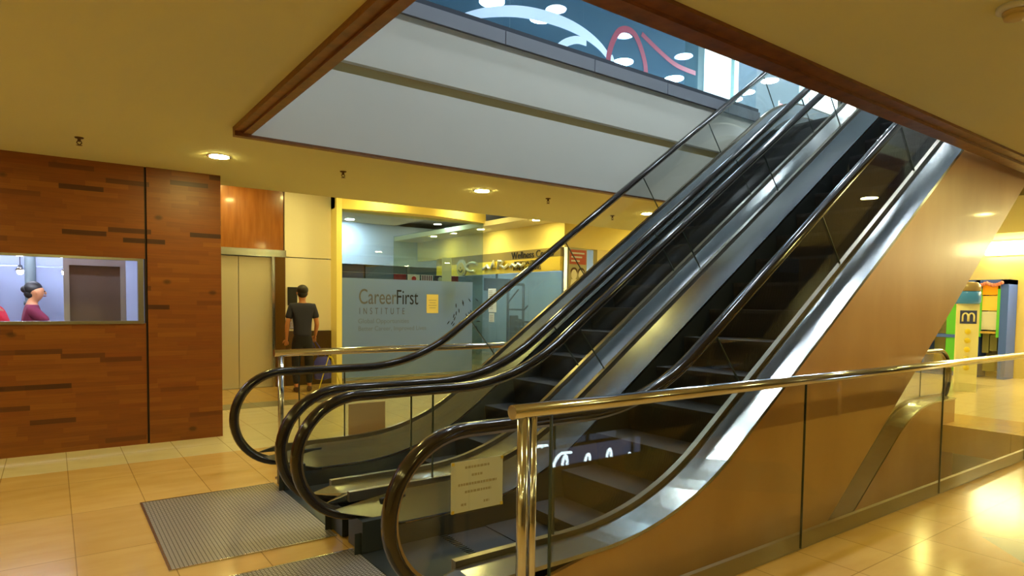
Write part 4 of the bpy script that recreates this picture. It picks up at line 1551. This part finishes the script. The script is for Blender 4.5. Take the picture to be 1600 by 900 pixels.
for q in (-0.045, 0.045):
    pts = [c0 + sdir * (q + 0.04 * cos(a)) + Vector((0, 0, 1.37 + 0.06 * sin(a))) for a in [PI * i / 8 for i in range(9)]]
    pts = [pts[0] - Vector((0, 0, 0.09))] + pts + [pts[-1] - Vector((0, 0, 0.09))]
    bm_tube(bm, pts, 0.015, 8)
bm_tube(bm, [c0 + sdir * 0.0 + Vector((0, 0, 1.28)), c0 + Vector((0, 0, 1.40))], 0.016, 8)
obj('logo_mark', bm, mat('totem_white', rgb(250, 246, 200)), tt)
for k in range(5):
    bm = bmesh.new()
    pc = c0 + Vector((0, 0, 1.10 - 0.165 * k))
    bm_ell(bm, pc, (0.04, 0.05, 0.05), 10, 8)
    obj('yellow_dot', bm, mat('dot_yellow', rgb(240, 220, 60), 0.5), tt)
t = thing('water_jar', 'blue and smoky jar standing on top of the white totem', 'jar', (TX, TY, 1.6))
bm = bmesh.new()
cj = Vector((TX, TY, 0)) + n_ * 0.09
bm_lathe(bm, [(0.16, 0), (0.19, 0.03), (0.19, 0.2), (0.17, 0.23)], (cj.x, cj.y, 1.60), 20)
obj('jar_body', bm, mat('jar_blue', rgb(60, 140, 255), 0.2), t)
bm = bmesh.new()
bm_lathe(bm, [(0.18, 0), (0.18, 0.1), (0.13, 0.16), (0.05, 0.17)], (cj.x, cj.y, 1.83), 20)
obj('jar_lid', bm, mat('jar_smoky', rgb(160, 140, 110), 0.3), t)

# ------------------------------------------------------------------ upper level seen through the opening
ug = thing('upper_guard_rail', 'glass guard of the upper floor above the white fascia', 'railing', (OX0, 5.29, UZ))
x = OX0
while x < 7.9:
    box('glass_panel', (x, 5.28, 4.22), (min(x + 1.19, 7.97), 5.292, 5.3), glass('upper_guard_glass', (0.86, 0.93, 0.98), 0.8), ug)
    x += 1.2
bm = bmesh.new()
bm_tube(bm, [(OX0, 5.286, 5.32), (7.98, 5.286, 5.32)], 0.03, 12)
obj('top_rail', bm, M_CHROME, ug)
# glazed shop wall with big curved emblem
gw = thing('glazed_shopfront', 'blue glazed shop wall upstairs with large curved white and red emblem', 'shop front', (7.5, 8.5, UZ))
M_UG = glass('upper_shop_glass', (0.55, 0.7, 0.78), 1.6)
for k in range(5):
    box('glass_pane', (2.9 + 1.58 * k, 8.5, UZ), (2.9 + 1.58 * (k + 1) - 0.012, 8.512, 7.15), M_UG, gw)
M_EW = mat('emblem_white', rgb(225, 232, 255), 0.6)
M_ER = mat('emblem_red', rgb(150, 40, 60), 0.6)
def ribbon(pts, wds, y, name, m_, parent):
    bmx = bmesh.new()
    L, Rr_ = [], []
    P = [Vector((p[0], 0, p[1] - 0.19)) for p in pts]
    for i, p in enumerate(P):
        d = (P[min(i + 1, len(P) - 1)] - P[max(i - 1, 0)]).normalized()
        nn = Vector((-d.z, 0, d.x))
        L.append((p + nn * wds[i] / 2))
        Rr_.append((p - nn * wds[i] / 2))
    for i in range(len(P) - 1):
        q = [L[i], L[i + 1], Rr_[i + 1], Rr_[i]]
        bm_prism_y(bmx, [(v.x, v.z) for v in q], y - 0.008, y)
    return obj(name, bmx, m_, parent)
def smooth(pts, n=8):
    out = []
    for i in range(len(pts) - 1):
        p0, p1, p2, p3 = pts[max(i - 1, 0)], pts[i], pts[i + 1], pts[min(i + 2, len(pts) - 1)]
        for k in range(n):
            t_ = k / n
            out.append(tuple(0.5 * (2 * p1[j] + (p2[j] - p0[j]) * t_ + (2 * p0[j] - 5 * p1[j] + 4 * p2[j] - p3[j]) * t_ * t_ + (3 * p1[j] - p0[j] - 3 * p2[j] + p3[j]) * t_ ** 3) for j in range(2)))
    out.append(pts[-1])
    return out
s1 = smooth([(4.9, 5.90), (5.5, 6.20), (6.2, 6.42), (6.9, 6.50), (7.5, 6.47), (8.0, 6.33), (8.35, 6.1)])
ribbon(s1, [0.08 + 0.12 * sin(PI * i / (len(s1) - 1)) for i in range(len(s1))], 8.498, 'emblem_stroke', M_EW, gw)
s2 = smooth([(5.2, 5.95), (5.7, 5.98), (6.2, 5.93), (6.6, 5.8), (6.9, 5.6)])
ribbon(s2, [0.04 + 0.12 * sin(PI * i / (len(s2) - 1)) for i in range(len(s2))], 8.496, 'emblem_stroke', M_EW, gw)
s3 = smooth([(6.92, 5.5), (6.95, 5.85), (7.15, 6.12), (7.45, 6.28), (7.7, 6.3)])
ribbon(s3, [0.13] * len(s3), 8.494, 'emblem_stroke', M_EW, gw)
s4 = smooth([(8.28, 6.2), (8.42, 5.95), (8.45, 5.7), (8.4, 5.4)])
ribbon(s4, [0.14] * len(s4), 8.494, 'emblem_stroke', M_EW, gw)
s5 = smooth([(8.3, 5.7), (8.25, 6.2), (8.5, 6.7), (8.9, 6.75), (9.2, 6.3), (9.2, 5.9), (9.0, 5.5)])
ribbon(s5, [0.11] * len(s5), 8.492, 'emblem_stroke_red', M_ER, gw)
s6 = smooth([(9.1, 6.8), (9.6, 6.6), (10.1, 6.45), (10.7, 6.42)])
ribbon(s6, [0.09] * len(s6), 8.492, 'emblem_stroke_red', M_ER, gw)
sbox('wall_upper_pier', (10.86, 8.4, UZ), (11.75, 8.9, 7.2), mat('upper_pier', rgb(165, 185, 180), 0.4))
tag(box('upper_mullion', (11.95, 8.45, UZ), (12.1, 8.6, 7.2), mat('pale_green_metal', rgb(200, 225, 215), 0.3), None, 0.01),
    'pale upright mullion beside the white pier upstairs', 'post')
sbox('wall_upper_side', (12.1, 9.6, UZ), (13.0, 9.8, 7.2), mat('upper_dark_wall', rgb(70, 105, 140), 0.3))
sbox('wall_upper_bright', (14.4, 8.2, UZ), (20, 8.4, 7.2), mat('upper_white', rgb(205, 235, 245), 0.4))
t = thing('red_banner', 'small red banner upstairs between the escalator handrails', 'banner', (12.6, 7.9, 5))
box('banner_cloth', (12.95, 8.0, 5.30), (13.3, 8.02, 5.95), mat('banner_red', rgb(190, 70, 70), 0.6), t)
box('banner_pole', (12.93, 8.0, UZ), (12.95, 8.02, 6.0), M_STEEL, t)
t = thing('upper_counter', 'white counter upstairs at the head of the escalators', 'counter', (15.6, 5.5, UZ))
box('counter_top', (14.8, 4.2, UZ + 1.02), (15.5, 7.2, UZ + 1.07), M_EW, t, 0.01)
box('counter_body', (14.85, 4.25, UZ), (15.45, 7.15, UZ + 1.02), mat('counter_glassy', rgb(170, 200, 225), 0.2), t)

# ------------------------------------------------------------------ ceiling fittings
E_W = emis('warm_lamp', WARM, WARM_L)
E_C = emis('cold_lamp', COLD, COLD_L)


def downlight(x, y, z, m_, r, label, group, ring=M_STEEL, strength_r=None):
    t = thing('downlight', label, 'ceiling light', (x, y, z), group)
    bm = bmesh.new()
    bm_lathe(bm, [(r, -0.004), (r + 0.022, -0.004), (r + 0.022, 0.0), (r, 0.0)], (x, y, z), 24)
    # open ring
    obj('trim_ring', bm, ring, t)
    bm = bmesh.new()
    bm_lathe(bm, [(r, -0.010), (r * 0.98, -0.006)], (x, y, z), 20)
    obj('lens', bm, m_, t)
    return t


warm_pos = [(1.29, 6.47, 'round downlight in the ceiling beside the wood clad wall'),
            (4.18, 6.40, 'round downlight just beyond the middle of the ceiling opening'),
            (7.07, 6.40, 'round downlight beyond the far end of the ceiling opening'),
            (8.06, 1.0, 'round downlight in the ceiling over the near walkway, mirrored in the escalator glass')]
for x, y, lab in warm_pos:
    downlight(x, y, CZ, E_W, 0.085, lab, 'warm downlights')
for x, y in ((-1.6, 6.4), (-1.6, 3.6), (-1.6, 0.9), (-1.6, -2.5), (0.4, 1.0), (3.0, -1.6), (5.2, 1.0), (10.6, 1.0), (10.8, 3.6), (12.3, 4.6), (12.6, 6.8),
             (0.3, -2.5), (5.5, -5.5), (9.5, -1.6), (10.0, 6.4), (-4, 5), (-4, 0)):
    downlight(x, y, CZ, E_W, 0.085, 'warm round downlight in the flat ceiling outside the photograph', 'warm downlights out of view')
# higher ceiling by the elevator and shops
downlight(2.3, 10.75, 3.5, E_W, 0.08, 'downlight in the raised ceiling before the elevator', 'warm downlights')
downlight(2.9, 9.0, 3.5, E_W, 0.08, 'downlight in the raised ceiling, added to brighten the elevator front', 'warm downlights')  # extra lamp added to brighten the elevator panels
downlight(3.7, 10.0, 3.5, E_W, 0.08, 'downlight in the raised ceiling above the man', 'warm downlights')
for k in range(2):
    downlight(4.85 + 1.75 * k, 10.55 + 0.03 * k, 3.5, E_W, 0.08, ['downlight washing the left half of the curved cove', 'downlight washing the right half of the curved cove'][k], 'cove downlights')
for x, y in ((7.55, 11.6), (7.5, 9.6), (7.5, 13.6)):
    downlight(x, y, 3.1, E_W, 0.07, 'downlight in the raised ceiling along the gym front, %s' % {11.6: 'middle of three', 9.6: 'nearest of three', 13.6: 'farthest of three'}[y], 'gym front downlights')
downlight(10.0, 8.7, 3.1, E_W, 0.07, 'downlight in the raised ceiling right of the gym corner', 'gym front downlights')
E_I = emis('institute_lamp', (0.95, 0.9, 0.7), 160)
for i, (x, y) in enumerate(((6.4, 13.3), (8.0, 14.3))):
    downlight(x, y, 3.5, E_I, 0.09, ['nearer downlight inside the institute', 'farther downlight inside the institute'][i], 'institute downlights')
E_I2 = emis('institute_lamp_added', (0.7, 0.84, 1.0), 330)
for i, (x, y) in enumerate(((4.7, 14.2), (5.9, 14.9), (7.0, 12.4))):  # lamps added to brighten the header and the frosted band
    downlight(x, y, 3.5, E_I2, 0.10, 'added cold downlight brightening the institute, %s' % ('left', 'middle', 'right')[i], 'added institute downlights')
E_G = emis('gym_lamp', (0.8, 0.95, 1.0), 260)
sbox('wall_gym_added', (10.9, 9.5, 0), (11.0, 18.9, 3.1), mat('gym_added_wall', rgb(158, 170, 172), 0.6))  # pale wall added so the gym looks brighter through its glass
for i, (x, y) in enumerate(((9.7, 10.6), (9.7, 13), (9.7, 15.5))):
    downlight(x, y, 3.1, E_G, 0.12, 'downlight inside the gym', 'gym downlights')
# kitchen tubes
E_K = emis('kitchen_tube', (0.78, 0.84, 1.0), 120)
for x, y in ((-0.4, 10.0), (-1.9, 9.4), (-0.1, 7.8)):  # last tube is added, to whiten the screen frame behind the hatch
    t = thing('tube_light', 'fluorescent tube fitting on the kitchen ceiling, front one added', 'ceiling light', (x, y, 2.8), 'kitchen tubes')
    box('housing', (x - 0.6, y - 0.06, 2.78), (x + 0.6, y + 0.06, 2.82), M_PAPER, t)
    bm = bmesh.new()
    bm_tube(bm, [(x - 0.57, y, 2.755), (x + 0.57, y, 2.755)], 0.022, 10)
    obj('tube', bm, E_K, t)
for k, (x, y, z) in enumerate(((-0.28, 9.0, 1.80), (0.13, 8.9, 1.80))):
    t = thing('work_lamp', ['small hanging work lamp above the cooks, left one', 'small hanging work lamp beside the brown kitchen screen'][k], 'lamp', (x, y, z), 'kitchen work lamps')
    bm = bmesh.new()
    bm_tube(bm, [(x, y, 2.82), (x, y, z + 0.06)], 0.005, 6)
    obj('lamp_cord', bm, M_GREYMET, t)
    bm = bmesh.new()
    bm_lathe(bm, [(0.02, 0.06), (0.025, 0.03), (0.05, 0.0), (0.045, 0.0)], (x, y, z), 16)
    obj('lamp_shade', bm, M_STEEL, t)
    bm = bmesh.new()
    bm_ell(bm, (x, y, z - 0.01), (0.032, 0.032, 0.036))
    obj('bulb', bm, E_K, t)
# upper level lamps over the void
E_C2 = emis('cold_lamp_bright', (0.8, 0.95, 1.0), 120)
E_C4 = emis('cold_lamp_landing', (0.8, 0.95, 1.0), 330)
E_C3 = emis('cold_lamp_added', (0.8, 0.93, 1.0), 40)
for i in range(5):  # hidden row added as front light for the emblem strokes
    downlight(4.2 + 1.9 * i, 7.3, 7.2, E_C3, 0.2, 'added cold lamp brightening the emblem on the blue glazed wall', 'added lamps before the glazed wall')
for i in range(6):
    downlight(2.6 + 1.5 * i, 3.0, 7.2, E_C, 0.14, 'cold round lamp over the escalator well, place %s from the left' % ('first', 'second', 'third', 'fourth', 'fifth', 'sixth')[i], 'cold lamps over the well')
for i in range(4):
    downlight(2.9 + 2.2 * i, 4.7, 7.2, E_C, 0.14, 'cold round lamp over the escalator well, far row', 'cold lamps far row')
for i, (x, y) in enumerate(((6.84, 10.2), (8.02, 10.17), (10.96, 10.8), (12.77, 10.79), (15.3, 10.84))):
    downlight(x, y, 7.2, E_C2, 0.24, 'cold lamp behind the blue glass upstairs, number in view from the left %s' % ('one', 'two', 'three', 'four', 'five')[i], 'cold lamps upstairs')
for i, (x, y) in enumerate(((14.9, 7.6), (14.6, 5.9), (16.6, 7.0), (12.6, 7.4), (13.4, 5.2), (17.5, 4.0), (18.3, 6.5), (18.3, 9.8))):  # last two lamps added to brighten the far upper walls
    downlight(x, y, 7.2, E_C4, 0.24, 'cold lamp above the head of the escalators, some of the set added', 'cold lamps at the landing')

for x, y in ((14.9, 4.6), (14.9, 2.2), (14.6, 7.0)):  # unseen lamps added to brighten the kiosk, floor and end wall
    downlight(x, y, 3.4, E_W, 0.1, 'added downlight brightening the kiosk and the end wall', 'added kiosk downlights')
for i, (x, y) in enumerate(((15.08, 10.27), (14.77, 9.4))):
    downlight(x, y, 7.2, E_C2, 0.2, 'cold lamp upstairs right of the mullion, %s' % ('left one', 'right one')[i], 'cold lamps beyond the mullion')
# cove light at the right end
t = thing('cove_light', 'bright long cove light on the wall above the kiosk', 'wall light', (KX + 0.4, 3.4, 3.0))
box('light_strip', (KX + 0.50, -1.5, 2.72), (KX + 0.56, 5.35, 3.0), emis('cove_strip', (1.0, 0.88, 0.42), 32), t)
box('strip_back', (KX + 0.56, -1.5, 2.70), (KX + 0.60, 5.35, 3.02), M_CREAM, t)

# sprinklers
def sprinkler(x, y, label):
    t = thing('sprinkler', label, 'sprinkler', (x, y, CZ), 'sprinklers')
    bm = bmesh.new()
    bm_lathe(bm, [(0.035, 0), (0.03, -0.008), (0.012, -0.012), (0.012, -0.035)], (x, y, CZ), 14)
    obj('sprinkler_body', bm, mat('sprinkler_bronze', rgb(90, 62, 34), 0.4, 0.6), t)
    bm = bmesh.new()
    bm_tube(bm, [(x - 0.012, y, CZ - 0.03), (x - 0.018, y, CZ - 0.045), (x, y, CZ - 0.062)], 0.004, 6)
    bm_tube(bm, [(x + 0.012, y, CZ - 0.03), (x + 0.018, y, CZ - 0.045), (x, y, CZ - 0.062)], 0.004, 6)
    bm_lathe(bm, [(0.022, 0), (0.022, 0.003)], (x, y, CZ - 0.066), 12)
    obj('deflector', bm, mat('sprinkler_bronze', rgb(90, 62, 34)), t)
sprinkler(0.21, 6.48, 'ceiling sprinkler above the serving hatch, leftmost of the row')
sprinkler(2.46, 6.39, 'ceiling sprinkler between the two bright downlights')
sprinkler(5.13, 6.32, 'ceiling sprinkler right of the second downlight')
sprinkler(6.85, 6.9, 'ceiling sprinkler seen through the escalator glass, rightmost of the row')
t = thing('smoke_detector', 'white round smoke detector on the ceiling at the upper right', 'smoke detector', (3.47, 1.02, CZ))
bm = bmesh.new()
bm_lathe(bm, [(0.075, 0), (0.075, -0.018), (0.062, -0.024)], (3.47, 1.02, CZ), 28)
obj('detector_base', bm, M_PAPER, t)
bm = bmesh.new()
bm_lathe(bm, [(0.052, -0.024), (0.052, -0.034), (0.045, -0.036), (0.045, -0.042), (0.048, -0.044), (0.044, -0.056), (0.02, -0.062)], (3.47, 1.02, CZ), 28)
obj('detector_head', bm, mat('detector_shell', rgb(200, 180, 130), 0.5), t)

# ------------------------------------------------------------------ lit sign on the lower floor behind the camera (mirrored in the glass)
E_S = emis('sign_glow', (0.7, 0.9, 1.0), 16)
st = thing('lit_sign', 'glowing white script sign on the lower level, mirrored in the escalator glass', 'sign', (8.0, -4.3, -1.4))
box('sign_panel', (7.0, -4.36, -1.75), (9.2, -4.30, -1.05), emis('sign_backlight', (0.45, 0.5, 0.8), 0.8), st)
bm = bmesh.new()
def scr3(pts, r=0.05):
    bm_tube(bm, [(p[0], -4.27, p[1]) for p in smooth(pts, 5)], r, 8)
for q in range(7):
    a = 7.15 + 0.27 * q
    hgt = (0.46, 0.22, 0.42, 0.20, 0.44, 0.22, 0.3)[q]
    scr3([(a, -1.62), (a + 0.06, -1.62 + hgt * 0.8), (a + 0.13, -1.62 + hgt), (a + 0.16, -1.62 + hgt * 0.7), (a + 0.09, -1.56), (a + 0.16, -1.63), (a + 0.25, -1.58)], 0.022)
scr3([(7.1, -1.5), (7.0, -1.3), (7.15, -1.12), (7.4, -1.12)], 0.025)
obj('sign_script', bm, E_S, st)
guard_b = thing('guard_railing', 'plain steel rail round the floor well behind the camera', 'railing', (SX0, SY1, 0))
bm = bmesh.new()
bm_tube(bm, [(SX0, SY1 + 0.05, 1.05), (SX1, SY1 + 0.05, 1.05)], 0.025, 12)
obj('top_rail', bm, M_CHROME, guard_b)
for q in range(7):
    bm = bmesh.new()
    bm_tube(bm, [(SX0 + 0.05 + 2.05 * q, SY1 + 0.05, 0), (SX0 + 0.05 + 2.05 * q, SY1 + 0.05, 1.03)], 0.018, 10)
    obj('post', bm, M_CHROME, guard_b)
# lower level lamps
for i, (x, y) in enumerate(((12.5, 2.8), (12.5, 5.6), (4.0, 7.0), (11.2, -1.0))):
    downlight(x, y, -0.36, E_W, 0.085, 'warm downlight under this floor lighting the lower level', 'lower level downlights')
